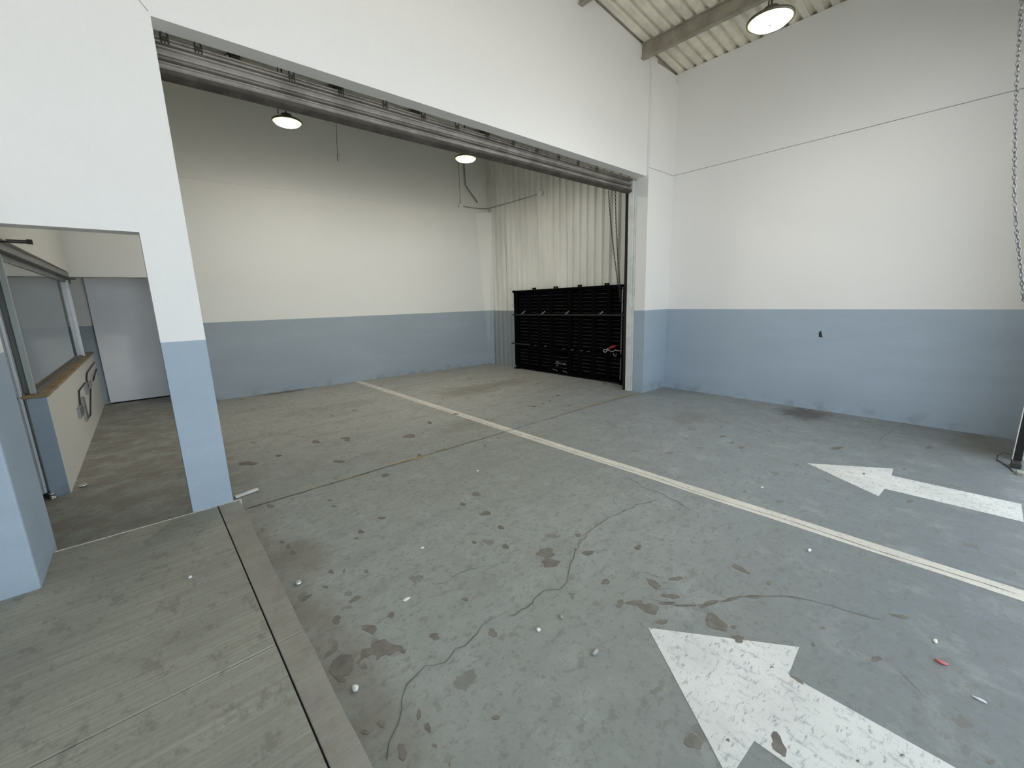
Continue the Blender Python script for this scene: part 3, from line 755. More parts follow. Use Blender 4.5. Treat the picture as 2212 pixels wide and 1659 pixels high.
# roof cover and outer walls that close the building
mb = MB()
mb.hexa([(-4.6, -.95), (7.4, -.95), (7.4, 10.6), (-4.6, 10.6)], lambda x, y: ROOF(x) + .12, lambda x, y: ROOF(x) + .25)
mb.box(7.12, 7.35, -.95, 10.5, -.2, 5.1)
mb.hexa([(-4.55, -.95), (-4.3, -.95), (-4.3, 10.5), (-4.55, 10.5)], -.2, lambda x, y: ROOF(x) + .2)
mb.hexa([(-4.5, 10.3), (7.3, 10.3), (7.3, 10.55), (-4.5, 10.55)], -.2, lambda x, y: ROOF(x) + .2)
struct('wall_outer', mb, M['wall_white'], 'outer shell of the building', 'wall')
mb = MB()
mb.hexa([(-4.4, -.6), (7.12, -.6), (7.12, -.42), (-4.4, -.42)], 3.75, lambda x, y: ROOF(x) + .13)
mb.box(6.0, 7.12, -.6, -.42, 0, 3.75)
mb.box(-4.4, -2.3, -.6, -.42, 0, 3.75)
mb.box(-4.4, 7.12, -3.6, -.6, 3.95, 4.1)  # unseen canopy, added to keep high sky light off the floor
struct('wall_front', mb, M['wall_white'], 'front wall around the open doorway behind the camera, with an added canopy', 'wall')
mb = MB()
mb.box(-2.55, -2.4, -.42, 3.24, 0, 5.9)
struct('wall_left', mb, M['wall_front_room'], 'white left wall beside the walkway', 'wall')


def beam(x, y0, y1, label):
    mb = MB()
    z = ROOF(x) - .195
    w, t = .075, .012
    zt_ = ROOF(x) - .004
    mb.box(x, x + w, y0, y1, z, z + t)
    mb.box(x, x + w, y0, y1, zt_ - t, zt_)
    mb.box(x + w * .35, x + w * .35 + .01, y0, y1, z + t, zt_ - t)
    return struct('roof_beam', mb, M['purlin'], label, 'beam')


beam(5.845, -.42, D - .004, 'brown steel roof beam nearest the right wall')
beam(4.47, -.42, D - .004, 'brown steel roof beam stub above the white wall at the top')
beam(5.845, yb + .01, 8.25, 'roof beam in the bay above the right end of the shutter')
beam(4.47, yb + .01, 8.4, 'roof beam in the bay above the middle of the shutter')
beam(3.1, yb + .01, 8.45, 'roof beam in the bay left of the shutter middle')
beam(1.73, yb + .01, 8.55, 'roof beam in the bay above the left part of shutter')

# ------------------------------------------------------------------ roller shutter in the wide opening
sh = thing('roller_shutter', 'raised grimy metal shutter hanging under the lintel of the wide opening', 'shutter', (3.2, 3.95, 3.1))
PROF = [(3.950, 3.393), (3.940, 3.390), (3.936, 3.383), (3.940, 3.376), (3.952, 3.374), (3.952, 3.369), (3.938, 3.366), (3.934, 3.359), (3.938, 3.351), (3.972, 3.347),
        (3.974, 3.338), (3.962, 3.320), (3.934, 3.313), (3.929, 3.304), (3.929, 3.285), (3.934, 3.274), (3.946, 3.270), (3.946, 3.266), (3.936, 3.264),
        (3.934, 3.257), (3.940, 3.252), (3.972, 3.249), (3.974, 3.241), (3.962, 3.229), (3.936, 3.224), (3.930, 3.215), (3.931, 3.200), (3.936, 3.192), (3.944, 3.188), (4.012, 3.188), (4.012, 3.393)]
TILT = lambda x: (x - .37) / 5.7 * .042


def sweep(mb, prof, xs):
    i0 = len(mb.v)
    n = len(prof)
    for x in xs:
        for y, z in prof:
            mb.v.append((x, y, z + TILT(x) * min(1, max(0, (3.39 - z) / .2)) + .003 * math.sin(x * 2.1) * (3.39 - z) * 4))
    for a in range(len(xs) - 1):
        for k in range(n):
            k2 = (k + 1) % n
            mb.f.append((i0 + a * n + k, i0 + a * n + k2, i0 + (a + 1) * n + k2, i0 + (a + 1) * n + k))
    mb.f.append(tuple(i0 + k for k in range(n - 1, -1, -1)))
    mb.f.append(tuple(i0 + (len(xs) - 1) * n + k for k in range(n)))


xs = [.24 + i * (6.105 - .24) / 24 for i in range(25)]
mb = MB()
sweep(mb, PROF, xs)
obj('curtain', mb, M['shutter'], sh)
mb = MB()
sweep(mb, [(3.944, 3.187), (3.934, 3.184), (3.932, 3.168), (3.940, 3.160), (3.975, 3.143), (3.995, 3.137), (4.012, 3.140), (4.014, 3.187)], xs)
obj('bottom_bar', mb, M['shutter_bar'], sh, label='dark grimy bottom bar')
for i, hx in enumerate((.43, .615, 1.22, 1.61, 2.01, 2.41, 2.81, 3.21, 3.60, 3.99, 4.39, 4.78, 5.19)):
    mb = MB()
    z0, w, y = 3.352, .019, 3.935
    path = [(hx - w, y, z0), (hx - w, y, z0 + .052)]
    for a in range(1, 6):
        path.append((hx - w * math.cos(PI * a / 6), y, z0 + .052 + w * math.sin(PI * a / 6)))
    path += [(hx + w, y, z0 + .052), (hx + w, y, z0)]
    mb.tube(path, .0052, 6)
    mb.box(hx - w, hx + w, y - .003, y + .003, z0 + .018, z0 + .040)
    mb.tube([(hx, y, z0 - .002), (hx, y, z0 + .03)], .004, 6)
    obj('hook_bracket', mb, M['dark_steel'], sh)
for hx in (.845, 1.6, 2.36, 3.2):
    mb = MB()
    mb.box(hx - .03, hx + .03, 3.96, 4.02, 3.394, 3.47)
    mb.bar((hx - .07, 3.99, 3.40), (hx, 3.99, 3.47), .02, .012)
    obj('support_bracket', mb, M['dark_steel'], sh)
mb = MB()
mb.tube([(1.13, 3.965, 3.372), (1.13, 3.965, 3.60)], .004, 6)
obj('pull_rod', mb, M['dark_steel'], sh)
# guide rail at the right jamb
mb = MB()
for z0, z1 in ((0.0, 3.36),):
    for (y0, y1, dx) in ((3.866, 3.900, .012), (3.903, 3.992, -.004)):
        a = [(xl(z0) + dx, y0, z0), (xl(z0) + dx + .1, y0, z0), (xl(z0) + dx + .1, y1, z0), (xl(z0) + dx, y1, z0)]
        b = [(xl(z1) + dx, y0, z1), (xl(z1) + dx + .1, y0, z1), (xl(z1) + dx + .1, y1, z1), (xl(z1) + dx, y1, z1)]
        mb.prism(a, b)
rail = obj('guide_rail', mb, M['guide_white'], sh, bevel=.003, label='pale guide rail at the right jamb')
mb = MB()
z0, z1 = 0, 3.40
a = [(xl(z0) + .004, 3.994, z0), (xl(z0) + .12, 3.994, z0), (xl(z0) + .12, 4.05, z0), (xl(z0) + .004, 4.05, z0)]
b = [(xl(z1) + .004, 3.994, z1), (xl(z1) + .12, 3.994, z1), (xl(z1) + .12, 4.05, z1), (xl(z1) + .004, 4.05, z1)]
mb.prism(a, b)  # solid black bar in place of the shade inside the channel
obj('rail_slot', mb, M['gap'], rail, label='inner channel of the guide rail, its shade painted black')
mb = MB()
mb.box(.245, .345, 3.865, 4.05, 0, 3.40)
obj('guide_rail', mb, M['gap'], sh)


# ------------------------------------------------------------------ chains
def chain(name, path, link, r, mat, label, cat, sag=0):
    mb = MB()
    P = [Vector(p) for p in path]
    pts = []
    for a, b in zip(P, P[1:]):
        n = max(1, round((b - a).length / link))
        for i in range(n):
            pts.append(a.lerp(b, i / n))
    pts.append(P[-1])
    for i, (a, b) in enumerate(zip(pts, pts[1:])):
        d = (b - a).normalized()
        s1 = d.orthogonal().normalized()
        s2 = d.cross(s1)
        side = (s1 * math.cos(i * 1.57 + .5) + s2 * math.sin(i * 1.57 + .5))
        c = (a + b) / 2
        hl, hw = link * .62, link * .30
        loop = []
        for t in range(8):
            an = 2 * PI * t / 8
            loop.append(c + d * hl * math.cos(an) + side * hw * math.sin(an))
        mb.tube(loop, r, 5, True)
    o = obj(name, mb, M[mat], origin=tuple(P[0]), smooth=True)
    return tag(o, label, cat)


def curve_pts(a, b, sag, n=14, ax=(0, 0, 1)):
    a, b, ax = Vector(a), Vector(b), Vector(ax)
    return [tuple(a.lerp(b, i / n) - ax * sag * 4 * (i / n) * (1 - i / n)) for i in range(n + 1)]


chain('hoist_chain', curve_pts((6.02, 4.325, 3.29), (6.06, 4.06, 1.5), .035, 14, (-.3, -1, 0)), .033, .0038, 'chain', 'black hoist chain in the wide opening, left one of the two strands', 'chain')
chain('hoist_chain', curve_pts((6.05, 4.215, 3.27), (6.085, 4.06, 1.49), .03, 14, (-.3, -1, 0)), .033, .0038, 'chain', 'black hoist chain beside the right jamb, right one of two strands', 'chain')

# ------------------------------------------------------------------ black steel gate in front of the corrugated wall
GX = 6.55
gate = thing('steel_gate', 'black louvred steel gate standing against the corrugated wall', 'gate', (GX + .03, 5.72, 0))
gx = lambda y: GX + (-.0175) * (7.2 - y) * -1 * 0 + 0
Y0, Y1 = 4.165, 7.20


def gbar(name, y0, y1, z0a, z1a, x0, x1, mat, z0b=None, z1b=None, label=None):
    """bar from y1 (far, left) to y0 (near, right); z may differ at the near end"""
    z0b = z0a if z0b is None else z0b
    z1b = z1a if z1b is None else z1b
    mb = MB()
    mb.prism([(x0, y1, z0a), (x1, y1, z0a), (x1, y1, z1a), (x0, y1, z1a)], [(x0, y0, z0b), (x1, y0, z0b), (x1, y0, z1b), (x0, y0, z1b)])
    return obj(name, mb, M[mat], gate, bevel=.004, label=label)


gbar('top_rail', Y0, Y1, 1.745, 1.785, GX - .05, GX + .04, 'black', 1.765, 1.812)
gbar('bottom_rail', Y0, Y1, .02, .075, GX - .03, GX + .04, 'black')
gbar('middle_rail', Y0 + .01, 7.25, 1.232, 1.262, GX - .065, GX + .02, 'black_edge', 1.255, 1.287, 'scuffed middle rail')
gbar('lower_rail', 6.72, 7.30, .575, .600, GX - .075, GX + .02, 'black_edge')
gbar('lower_rail', Y0 + .01, 6.72, .50, .555, GX - .035, GX + .02, 'black')
mb = MB()
mb.box(GX + .02, GX + .032, Y0 + .01, Y1 - .01, .06, 1.76)
obj('back_sheet', mb, M['black'], gate)
cols = [(7.04, 6.781), (6.706, 6.46), (6.371, 6.13), (6.013, 5.635), (5.489, 5.347), (5.237, 5.017), (4.907, 4.68), (4.564, 4.363)]
edges = [Y1] + [(cols[i][1] + cols[i + 1][0]) / 2 for i in range(7)] + [Y0]
for i, e in enumerate(edges):
    w = .05 if 0 < i < 8 else (.06 if i == 0 else .095)
    yc = e - .03 if i == 0 else (e + .07 if i == 8 else e)
    mb = MB()
    mb.box(GX - .03, GX + .03, yc - w, yc + w, .075, 1.75)
    obj('post', mb, M['black'], gate, bevel=.003)
rows = [(1.30, 1.728, 7), (.64, 1.165, 8), (.15, .45, 5)]
for ci, (ya, yb_) in enumerate(cols):
    for ri, (z0, z1, n) in enumerate(rows):
        mb = MB()
        for j in range(n):
            z = z0 + (z1 - z0) * j / (n - 1)
            if (ci, ri) in ((4, 0), (3, 2)) and j == n - 1:
                continue
            h = .011
            mb.prism([(GX - .026, ya, z), (GX - .012, ya, z + h), (GX + .01, ya, z + h), (GX + .01, ya, z)],
                     [(GX - .026, yb_, z), (GX - .012, yb_, z + h), (GX + .01, yb_, z + h), (GX + .01, yb_, z)])
        obj('louvre_panel', mb, M['slat'], gate)
for ya in (6.90, 6.28, 5.62, 4.79):
    mb = MB()
    mb.bar((GX - .06, ya + .05, 1.262), (GX - .03, ya - .04, 1.335), .008, .02)
    obj('brace', mb, M['galv'], gate)
for y in (6.82, 6.52, 6.22, 5.70, 5.47, 5.24, 5.06):
    mb = MB()
    mb.bar((GX - .05, y + .035, .585 if y > 6 else .56), (GX - .045, y - .03, .592 if y > 6 else .567), .02, .008)
    obj('rail_tab', mb, M['galv'], gate)
for y in (6.619, 6.562, 5.994, 5.930, 5.360, 5.303, 4.729, 4.668):
    zr = 1.785 + (7.2 - y) * .0091
    mb = MB()
    mb.box(GX - .02, GX + .02, y - .006, y + .006, zr - .01, zr + .022)
    mb.box(GX - .022, GX + .022, y - .013, y + .013, zr + .018, zr + .040)
    obj('hook', mb, M['black'], gate, bevel=.003)
mb = MB()
mb.blob((GX - .01, 7.235, 1.765), .045, (1, 1.1, .7), .08, 10, 6)
obj('end_knob', mb, M['black'], gate, smooth=True)
for y in (7.17, 4.27):
    mb = MB()
    mb.box(GX - .07, GX + .05, y - .06, y + .06, 0, .024)
    obj('foot', mb, M['black'], gate, bevel=.004)
mb = MB()
for zz, y0, y1 in ((.255, 5.95, 5.66), (.285, 5.93, 5.74), (.275, 5.82, 5.66), (.215, 5.93, 5.86), (.11, 6.02, 5.89), (.10, 5.74, 5.62)):
    mb.bar((GX - .034, y0, zz), (GX - .034, y1, zz - .02), .002, .012)
obj('scratch_mark', mb, M['galv'], gate, label='pale scraped paint low on the gate')

cd = thing('tie_cord', 'white cord with a red handle hooked on the black gate', 'cord', (6.49, 4.55, .6))
mb = MB()
mb.tube([(6.495, 4.575, .655), (6.485, 4.52, .685), (6.49, 4.435, .708)], .022, 8)
obj('handle', mb, M['red'], cd, smooth=True, label='red plastic handle')
mb = MB()
mb.tube([(6.49, 4.61, .655), (6.49, 4.64, .625), (6.49, 4.70, .625), (6.488, 4.705, .60), (6.488, 4.66, .575), (6.49, 4.63, .60), (6.49, 4.59, .65), (6.488, 4.585, .62), (6.485, 4.53, .605), (6.485, 4.47, .612), (6.49, 4.44, .640), (6.49, 4.40, .628), (6.495, 4.33, .628)], .0055, 6)
mb.tube([(6.495, 4.49, .575), (6.49, 4.46, .525), (6.49, 4.43, .515), (6.49, 4.415, .575)], .003, 6)
obj('cord', mb, M['cord'], cd, smooth=True)

mb = MB()
mb.tube([(6.63, 7.48, 1.86), (6.617, 7.37, 1.60), (6.615, 7.325, 1.50), (6.61, 7.37, 1.485), (6.61, 7.39, 1.45), (6.61, 7.365, 1.415), (6.61, 7.335, 1.44), (6.613, 7.322, 1.49)], .0032, 5)
tag(obj('wire', mb, M['galv'], origin=(6.55, 7.3, 1.42)), 'thin looped wire at the left end of the black gate', 'wire')


# ------------------------------------------------------------------ high bay lamps
def make_lamp(loc, top):
    t = thing('ceiling_lamp', '', 'lamp', loc, 'round ceiling lamps')
    c = loc
    mb = MB()
    mb.lathe(c, [(.045, .085), (.062, .082), (.068, .045), (.10, .034), (.168, .012), (.182, .004), (.184, -.008), (.180, -.016), (.172, -.017), (.170, -.006), (.05, .0)], 40)
    obj('housing', mb, M['lamp_body'], t, smooth=True)
    mb = MB()
    mb.lathe(c, [(.169, -.008), (.168, -.014), (.146, -.030), (.140, -.030)], 40)
    lens = obj('lens', mb, M['lamp_rim'], t, smooth=True)
    mb = MB()
    mb.lathe(c, [(.140, -.026), (.145, -.031), (.138, -.036), (.09, -.042), (.02, -.044)], 40)
    obj('diffuser', mb, M['lamp_lens'], lens, smooth=True)
    mb = MB()
    mb.lathe(c, [(.004, -.0435), (.013, -.0437), (.013, -.0470), (.004, -.0475)], 16)
    obj('centre_plate', mb, M['lamp_chip'], lens)
    mb = MB()
    h = [(c[0], c[1], c[2] + .10), (c[0], c[1], c[2] + .14)]
    mb.tube(h, .008, 8)
    ring = [(c[0] + .022 * math.cos(a), c[1], c[2] + .158 + .022 * math.sin(a)) for a in [2 * PI * i / 12 for i in range(12)]]
    mb.tube(ring, .005, 6, True)
    mb.tube([(c[0], c[1], c[2] + .178), (c[0], c[1], top)], .006, 6)
    obj('hanger', mb, M['dark_steel'], t, smooth=True)
    mb = MB()
    mb.tube([(c[0] - .10, c[1] - .01, c[2] + .065), (c[0] - .10, c[1] - .02, c[2] + .12), (c[0] - .07, c[1] - .02, c[2] + .16), (c[0] - .03, c[1] - .01, c[2] + .15), (c[0] + .03, c[1] + .01, c[2] + .18), (c[0] + .05, c[1] + .01, c[2] + .23), (c[0] + .01, c[1], c[2] + .28), (c[0] + .006, c[1] + .008, top)], .006, 6)
    obj('cable', mb, M['black_tube'], t, smooth=True)
    return t


def copy_tree(o, parent=None):
    c = o.copy()
    COL.objects.link(c)
    if parent:
        c.parent = parent
    for ch in list(o.children):
        copy_tree(ch, c)
    return c


l1 = make_lamp((4.476, 1.572, 3.913), 5.19)
l1['label'] = 'large lit round lamp under the ribbed roof, top right'
l2 = copy_tree(l1)
l2.location = (1.884, 6.474, 3.972)
l2['label'] = 'lit round lamp in the bay under the left part of shutter'
l3 = copy_tree(l1)
l3.location = (4.476, 6.07, 3.911)
l3['label'] = 'lit round lamp in the bay above the bent tube'

# ------------------------------------------------------------------ electrics on the bay walls
el = thing('electrical_conduit', 'thin surface conduit turning the far corner below the ledge', 'conduit', (6.5, 8.2, 3.7))
zc = 3.715
bp = lambda x, z, o=.03: (x, BACK(x) + .02 - o, z)
mb = MB()
cp = [bp(5.97, zc), bp(6.45, zc - .0), (6.58, 8.21, zc), (6.615, 8.12, zc), (CW(7.6) - .05, 7.6, zc), (CW(6.5) - .05, 6.5, zc)]
mb.tube(cp, .010, 8)
mb.tube([bp(5.935, 3.76), bp(5.925, 4.9)], .006, 6)
obj('tube', mb, M['galv'], el, smooth=True)
mb = MB()
p = bp(5.94, zc)
mb.box(p[0] - .05, p[0] + .05, p[1] - .02, p[1] + .03, zc - .04, zc + .04)
obj('junction_box', mb, M['box_white'], el, bevel=.005)
mb = MB()
mb.box(CW(6.42) - .075, CW(6.42) - .03, 6.36, 6.50, zc - .035, zc + .045)
obj('junction_box', mb, M['box_white'], el, bevel=.005)

mb = MB()
mb.tube([bp(6.06, 4.95, .04), bp(6.062, 4.62, .04), bp(6.075, 4.25, .04), bp(6.085, 4.17, .045), bp(6.36, 3.83, .08)], .017, 10)
tag(obj('bent_tube', mb, M['galv'], origin=bp(6.2, 3.83), smooth=True), 'bent steel tube hanging below the right bay lamp', 'tube')
hc = thing('hanging_cord', 'thin cord hanging in front of the bay wall, right of the left lamp', 'cord', (3.29, 8.44, 4.21))
mb = MB()
mb.tube([(3.335, 8.46, 5.2), (3.31, 8.455, 4.85), (3.285, 8.45, 4.5), (3.275, 8.45, 4.30)], .006, 6)
obj('cord', mb, M['stone_grey'], hc, smooth=True)
mb = MB()
mb.tube([(3.275, 8.45, 4.34), (3.27, 8.45, 4.21)], .011, 8)
mb.tube([(3.275, 8.44, 4.32), (3.30, 8.44, 4.325), (3.31, 8.44, 4.29)], .004, 5)
obj('weight', mb, M['galv'], hc, smooth=True)

# ------------------------------------------------------------------ passage, office wall, door
LW = lambda y: -.658 + .0105 * (y - 5.22)
mb = MB()
mb.hexa([(LW(5.22) - .125, 5.22), (LW(5.22), 5.22), (LW(9.85), 9.85), (LW(9.85) - .125, 9.85)], 0, .885)
low = struct('wall_office', mb, M['wall_passage'], 'low pale wall under the office window', 'wall', bevel=.008)
mb = MB()
mb.box(LW(5.22) - .118, LW(5.22) - .006, 5.214, 5.2215, .0, .882)
gp = wall_mat('grey_end_paint', 9.)
obj('end_paint', mb, gp, low, label='grey painted end of the low wall')
mb = MB()
mb.hexa([(LW(5.2) - .15, 5.20), (LW(5.2) + .012, 5.20), (LW(9.8) + .012, 9.80), (LW(9.8) - .15, 9.80)], .886, .912)
tag(obj('window_sill', mb, M['wood'], origin=(LW(7) - .06, 7, .886), bevel=.004), 'brown varnished wooden sill on the low office wall', 'sill')
mb = MB()
mb.hexa([(-1.0, 3.862), (-.652, 3.862), (-.60, 8.62), (-1.0, 8.62)], 2.122, lambda x, y: ROOF(x))
struct('wall_passage', mb, M['wall_passage'], 'beige wall above the office window', 'wall')

win = bpy.data.objects.new('window_1', None)
COL.objects.link(win)
win.location = (-.7, 7, .912)
win['kind'] = 'structure'
win['label'] = 'office window with white mullion above the low wall'
win['category'] = 'window'
mb = MB()
mb.hexa([(LW(3.9) - .16, 3.87), (LW(3.9) - .02, 3.87), (-.605, 9.55), (-.755, 9.55)], 2.06, 2.12)
mb.hexa([(LW(3.9) - .125, 3.87), (LW(3.9) - .075, 3.87), (-.665, 9.55), (-.715, 9.55)], 2.00, 2.06)
obj('head_track', mb, M['alu_track'], win)
mb = MB()
mb.box(-.742, -.700, 8.98, 9.04, .915, 2.03)
mb.box(-.694, -.652, 8.99, 9.04, .915, 2.03)
obj('mullion', mb, M['alu'], win, bevel=.003)
mb = MB()
mb.box(-.758, -.722, 5.262, 5.302, .915, 2.06)
obj('corner_post', mb, M['post_green'], win, bevel=.003, label='pale greenish corner post')
mb = MB()
mb.hexa([(LW(5.3) - .10, 5.30), (LW(5.3) - .055, 5.30), (LW(9.6) - .055, 9.6), (LW(9.6) - .10, 9.6)], .912, .935)
obj('bottom_track', mb, M['alu_track'], win)
mb = MB()
mb.hexa([(LW(5.32) - .080, 5.32), (LW(5.32) - .074, 5.32), (LW(9.0) - .074, 9.0), (LW(9.0) - .080, 9.0)], .935, 2.005)
obj('pane', mb, M['glass'], win)

gd = bpy.data.objects.new('door_2', None)
COL.objects.link(gd)
gd.location = (-.80, 5.27, 0)
gd['kind'] = 'structure'
gd['label'] = 'aluminium framed glass door edge at the left beside the low wall'
gd['category'] = 'door'
mb = MB()
mb.box(-.838, -.796, 5.20, 5.29, .055, 2.06)
obj('stile', mb, M['alu'], gd, bevel=.003)
mb = MB()
mb.box(-.845, -.818, 5.185, 5.199, .055, 2.06)
obj('gasket', mb, M['navy'], gd)
mb = MB()
mb.box(-.792, -.784, 5.23, 5.29, .055, .93)
mb.box(-.794, -.735, 5.30, 5.33, .915, 2.06)  # added grey strip, painted in for a reflection beside the glass
obj('jamb_reflection_strip', mb, M['jamb_reflection_grey'], gd)
mb = MB()
mb.lathe((-.772, 5.185, 0), [(.032, .001), (.032, .012), (.020, .016), (.020, .034), (.026, .038), (.026, .052), (.015, .056)], 20)
obj('floor_pivot', mb, M['chrome'], gd, smooth=True, label='chrome floor pivot')
mb = MB()
mb.box(-.822, -.810, 3.90, 5.20, .06, 2.05)
obj('pane', mb, M['glass'], gd)

mb = MB()
mb.box(-1.5, -.505, 4.985, 5.015, 2.112, 2.122)
mb.box(-1.5, -.515, 4.988, 5.012, 2.126, 2.136)
mb.box(-.535, -.505, 4.982, 5.018, 2.108, 2.142)
tag(obj('door_closer_rail', mb, M['black_tube'], origin=(-1, 5, 2.11)), 'thin black rail across the top of the passage at left', 'rail')

# recess behind the back wall with the white sliding door
mb = MB()
mb.box(-4.2, .62, 9.86, 10.0, 0, 2.35)
mb.box(.50, .65, 8.98, 9.86, 0, 2.35)
mb.box(-4.2, .62, 8.98, 10.0, 2.12, 2.35)
struct('wall_recess', mb, M['wall_bay'], 'white and grey wall behind the white door', 'wall')
dr = bpy.data.objects.new('door_1', None)
COL.objects.link(dr)
dr.location = (0, 9.82, 0)
dr['kind'] = 'structure'
dr['label'] = 'plain white sliding door at the end of the left passage'
dr['category'] = 'door'
mb = MB()
mb.box(-.535, .49, 9.80, 9.845, .022, 2.11)
obj('leaf', mb, M['panel'], dr, bevel=.003)
mb = MB()
mb.box(-.535, .49, 9.80, 9.845, .002, .021)
obj('bottom_gap', mb, M['gap'], dr)
# office shell behind the glass
mb = MB()
mb.box(-4.2, -.80, 4.0, 9.7, 2.45, 2.5)
struct('ceiling_office', mb, M['wall_passage'], 'office ceiling behind the window', 'ceiling')


# conduits on the low wall
def wx(y):
    return LW(y) + .012


def wpath(pts, o=0):
    return [(wx(y) + o, y, z) for y, z in pts]


wc1 = thing('wall_conduit', 'bent conduit and socket boxes on the low wall, nearer group', 'conduit', (LW(7.2), 7.2, .3), 'bent conduits on the low passage wall')
mb = MB()
mb.tube(wpath([(6.85, .52), (6.95, .60), (7.02, .66), (7.75, .66)]), .008, 7)
mb.tube(wpath([(7.30, .28), (7.55, .26), (8.15, .50), (8.35, .56), (8.4, .60)]), .008, 7)
obj('tube', mb, M['black_tube'], wc1, smooth=True)
for (y0, y1, z0, z1) in ((6.62, 6.95, .40, .52), (7.05, 7.25, .28, .56), (7.65, 7.85, .52, .66)):
    mb = MB()
    mb.hexa([(LW(y0) - .01, y0), (LW(y0) + .025, y0), (LW(y1) + .025, y1), (LW(y1) - .01, y1)], z0, z1)
    obj('socket_box', mb, M['galv'], wc1, bevel=.006)
wc2 = thing('wall_conduit', 'bent conduit on the low wall beside the white door', 'conduit', (LW(9), 9.0, .5), 'bent conduits on the low passage wall')
mb = MB()
mb.tube(wpath([(7.95, .57), (8.0, .68), (8.2, .74), (9.5, .76)]), .009, 7)
mb.tube(wpath([(8.75, .56), (9.1, .60), (9.6, .64)]), .009, 7)
obj('tube', mb, M['black_tube'], wc2, smooth=True)
mb = MB()
mb.hexa([(LW(8.0) - .01, 8.0), (LW(8) + .03, 8.0), (LW(8.3) + .03, 8.3), (LW(8.3) - .01, 8.3)], .54, .62)
obj('socket_box', mb, M['galv'], wc2, bevel=.006)

# ------------------------------------------------------------------ front opening: guide, chain, clutter at the right edge
gr = thing('door_guide', 'black door guide rail at the right edge of the picture', 'rail', (6.0, -.39, 0))
mb = MB()
mb.box(5.945, 6.0, -.41, -.36, 0, 3.7)
obj('rail', mb, M['gap'], gr)
mb = MB()
mb.box(5.946, 5.954, -.359, -.352, 0, 3.7)
obj('flange', mb, M['nosing'], gr)
chain('hoist_chain', [(5.5, .137, 3.82), (5.5, .075, 3.2), (5.5, .015, 2.7), (5.5, -.03, 2.35), (5.5, -.085, 2.05), (5.5, -.15, 1.745), (5.55, -.20, 1.5), (5.75, -.28, 1.35), (5.9, -.33, 1.4)], .036, .0045, 'chain_bright', 'bright steel chain hanging at the right edge of the picture', 'chain')
mb = MB()
mb.tube([(5.95, -.345, .05), (5.99, -.30, .05), (5.93, -.262, .03), (5.84, -.259, .006), (5.80, -.285, .005), (5.66, -.33, .005), (5.56, -.352, .005)], .0045, 6)
tag(obj('strap', mb, M['dark_steel'], origin=(5.8, -.3, 0), smooth=True), 'dark looped strap on the floor at the right edge', 'strap')
mb = MB()
mb.box(5.49, 5.56, -.41, -.365, 0, .028)
tag(obj('block', mb, M['box_beige'], origin=(5.5, -.38, 0), bevel=.006), 'small pale block on the floor at the right edge', 'block')
mb = MB()
mb.box(5.68, 5.80, -.40, -.34, 0, .045)
mb.tube([(5.69, -.345, .045), (5.79, -.345, .045)], .008, 8)
tag(obj('floor_bracket', mb, M['dark_steel'], origin=(5.74, -.37, 0), bevel=.004), 'dark metal floor bracket behind the pale block', 'bracket')

# small things fixed or lying about
mb = MB()
xx_ = RW(1.43)
mb.prism([(xx_ - .004, 1.405, 1.00), (xx_ - .004, 1.445, 1.00), (xx_ - .006, 1.452, 1.06), (xx_ - .004, 1.43, 1.085)], [(xx_ + .01, 1.405, 1.00), (xx_ + .01, 1.445, 1.00), (xx_ + .01, 1.452, 1.06), (xx_ + .01, 1.43, 1.085)])
tag(obj('wall_plug', mb, M['dark_steel'], origin=(xx_, 1.43, 1.0)), 'small dark plug in the grey dado of the right wall', 'plug')


def bit(name, x, y, r, sq, mat, label, cat, z=0., group=None):
    mb = MB()
    mb.blob((x, y, z + r * sq[2]), r, sq, .22, 9, 6, random)
    o = obj(name, mb, M[mat], origin=(x, y, z), smooth=True)
    return tag(o, label, cat, group)


G_ = 'white stones on the floor'
bit('pebble', .456, 1.56, .017, (.75, 1.15, .6), 'pebble', 'white stone beside the walkway edge, largest of the loose stones', 'stone', 0, G_)
bit('pebble', .872, 1.90, .016, (1.4, .7, .45), 'pebble', 'flat white stone in the mid floor left of the long crack', 'stone', 0, G_)
bit('pebble', 1.183, 2.271, .013, (1, .8, .5), 'pebble', 'tiny white stone in front of the floor joint, left of centre', 'stone', 0, G_)
bit('pebble', 1.244, 1.254, .011, (1, 1, .7), 'pebble', 'small white stone right of the long crack, the nearer of two', 'stone', 0, G_)
bit('pebble', 1.388, 1.235, .011, (1, 1, .8), 'stone_grey', 'small grey stone right of the long crack', 'stone', 0, 'grey stones on the floor')
bit('pebble', 1.337, .983, .016, (1.2, .8, .7), 'stone_grey', 'grey stone left of the near arrow tip', 'stone', 0, 'grey stones on the floor')
bit('pebble', .01, 2.765, .009, (1, 1, .8), 'pebble', 'white pellet lying on the raised walkway', 'stone', SLAB)
bit('paper_scrap', 2.944, .539, .016, (1.4, .6, .3), 'pebble', 'white scrap on the floor below the cream line', 'scrap', 0)
bit('paper_scrap', 2.532, -.049, .013, (1.3, .6, .3), 'pebble', 'white scrap above the red chip on the floor', 'scrap', 0)
bit('plastic_chip', 2.39, -.077, .016, (.6, 1.3, .35), 'red_chip', 'red plastic chip on the floor right of the near arrow', 'scrap', 0)
bit('cigarette_butt', 2.26, -.19, .014, (.4, 1.5, .35), 'pebble', 'pale butt on the floor below the red chip', 'scrap', 0)
bit('paper_scrap', 3.70, 1.05, .016, (1.2, .7, .3), 'pebble', 'white scrap between the cream line and the far arrow', 'scrap', 0)
bit('foil_wrapper', .476, 2.46, .020, (1, .9, .55), 'foil', 'crumpled silver wrapper beside the walkway edge', 'wrapper', 0)
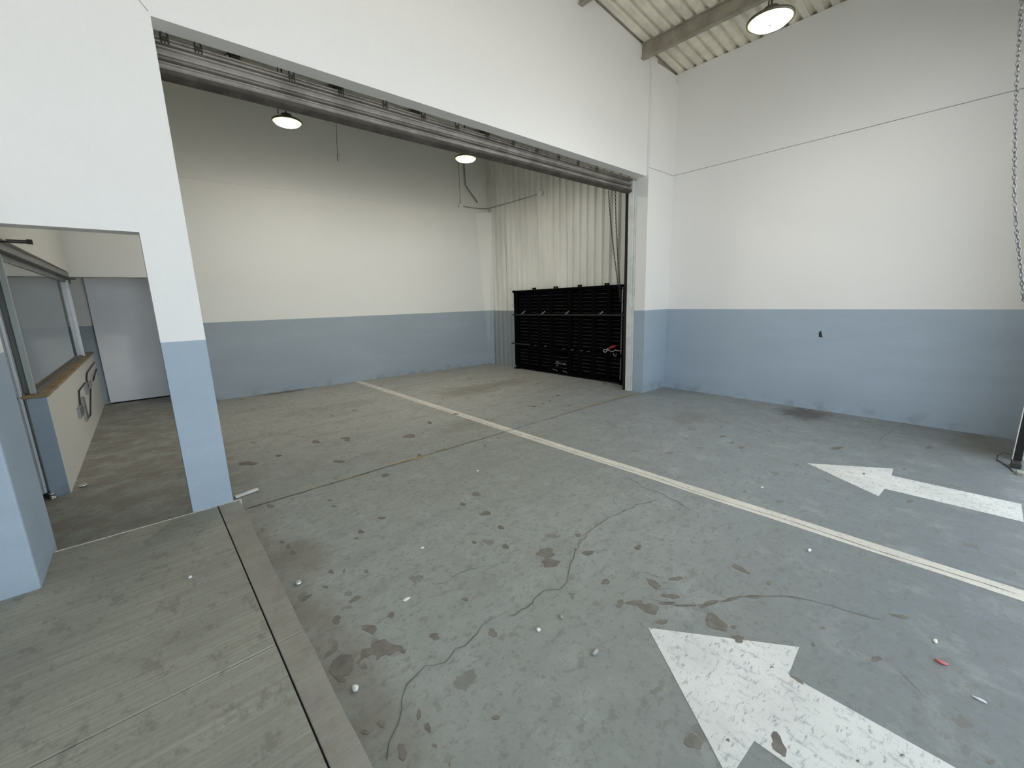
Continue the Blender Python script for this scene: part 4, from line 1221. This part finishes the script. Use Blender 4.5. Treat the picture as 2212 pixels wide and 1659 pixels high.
bit('foil_wrapper', -.592, 5.326, .03, (1.2, .7, .5), 'foil', 'crumpled wrapper at the foot of the low wall', 'wrapper', 0)
bit('pebble', 2.21, 3.02, .012, (1, 1, .5), 'pebble', 'tiny white stone before the floor joint, right of dark spot', 'stone', 0, G_)
mb = MB()
mb.bar((.40, 4.03, .012), (.58, 4.075, .012), .035, .018)
tag(obj('plastic_strip', mb, M['box_white'], origin=(.5, 4.05, 0), bevel=.004), 'pale strip on the floor behind the left pier', 'strip')

# ------------------------------------------------------------------ daylight and camera
w = bpy.data.worlds.new('sky')
scene.world = w
w.use_nodes = True
bg = w.node_tree.nodes['Background']
bg.inputs['Color'].default_value = (.73, .875, 1.0, 1)
bg.inputs['Strength'].default_value = 2.0
sun = bpy.data.lights.new('sun', 'SUN')
sun.energy = 20.0
sun.angle = .02
sun.color = (1, .965, .91)
so = bpy.data.objects.new('sun', sun)
so.rotation_euler = (math.radians(-38), math.radians(14), 0)
so.location = (0, -8, 12)
COL.objects.link(so)

cam = bpy.data.cameras.new('camera')
co = bpy.data.objects.new('camera', cam)
COL.objects.link(co)
yaw, pitch, roll, f = .7248, -.2008, -.0249, 900.19
fwd = Vector((math.sin(yaw) * math.cos(pitch), math.cos(yaw) * math.cos(pitch), math.sin(pitch)))
right = Vector((math.cos(yaw), -math.sin(yaw), 0))
up = right.cross(fwd)
r2 = right * math.cos(roll) + up * math.sin(roll)
u2 = up * math.cos(roll) - right * math.sin(roll)
m = Matrix(((r2.x, u2.x, -fwd.x), (r2.y, u2.y, -fwd.y), (r2.z, u2.z, -fwd.z)))
co.matrix_world = Matrix.Translation((0, 0, EYE)) @ m.to_4x4()
cam.sensor_fit = 'HORIZONTAL'
cam.sensor_width = 36
cam.lens = f / 2212 * 36
cam.clip_start = .02
scene.camera = co

scene.cycles.max_bounces = 10
scene.cycles.diffuse_bounces = 7
scene.cycles.sample_clamp_indirect = 8
vs = scene.view_settings
vs.view_transform = 'Standard'
vs.look = 'None'
vs.gamma = 1
vs.use_curve_mapping = False
vs.exposure = 0.55
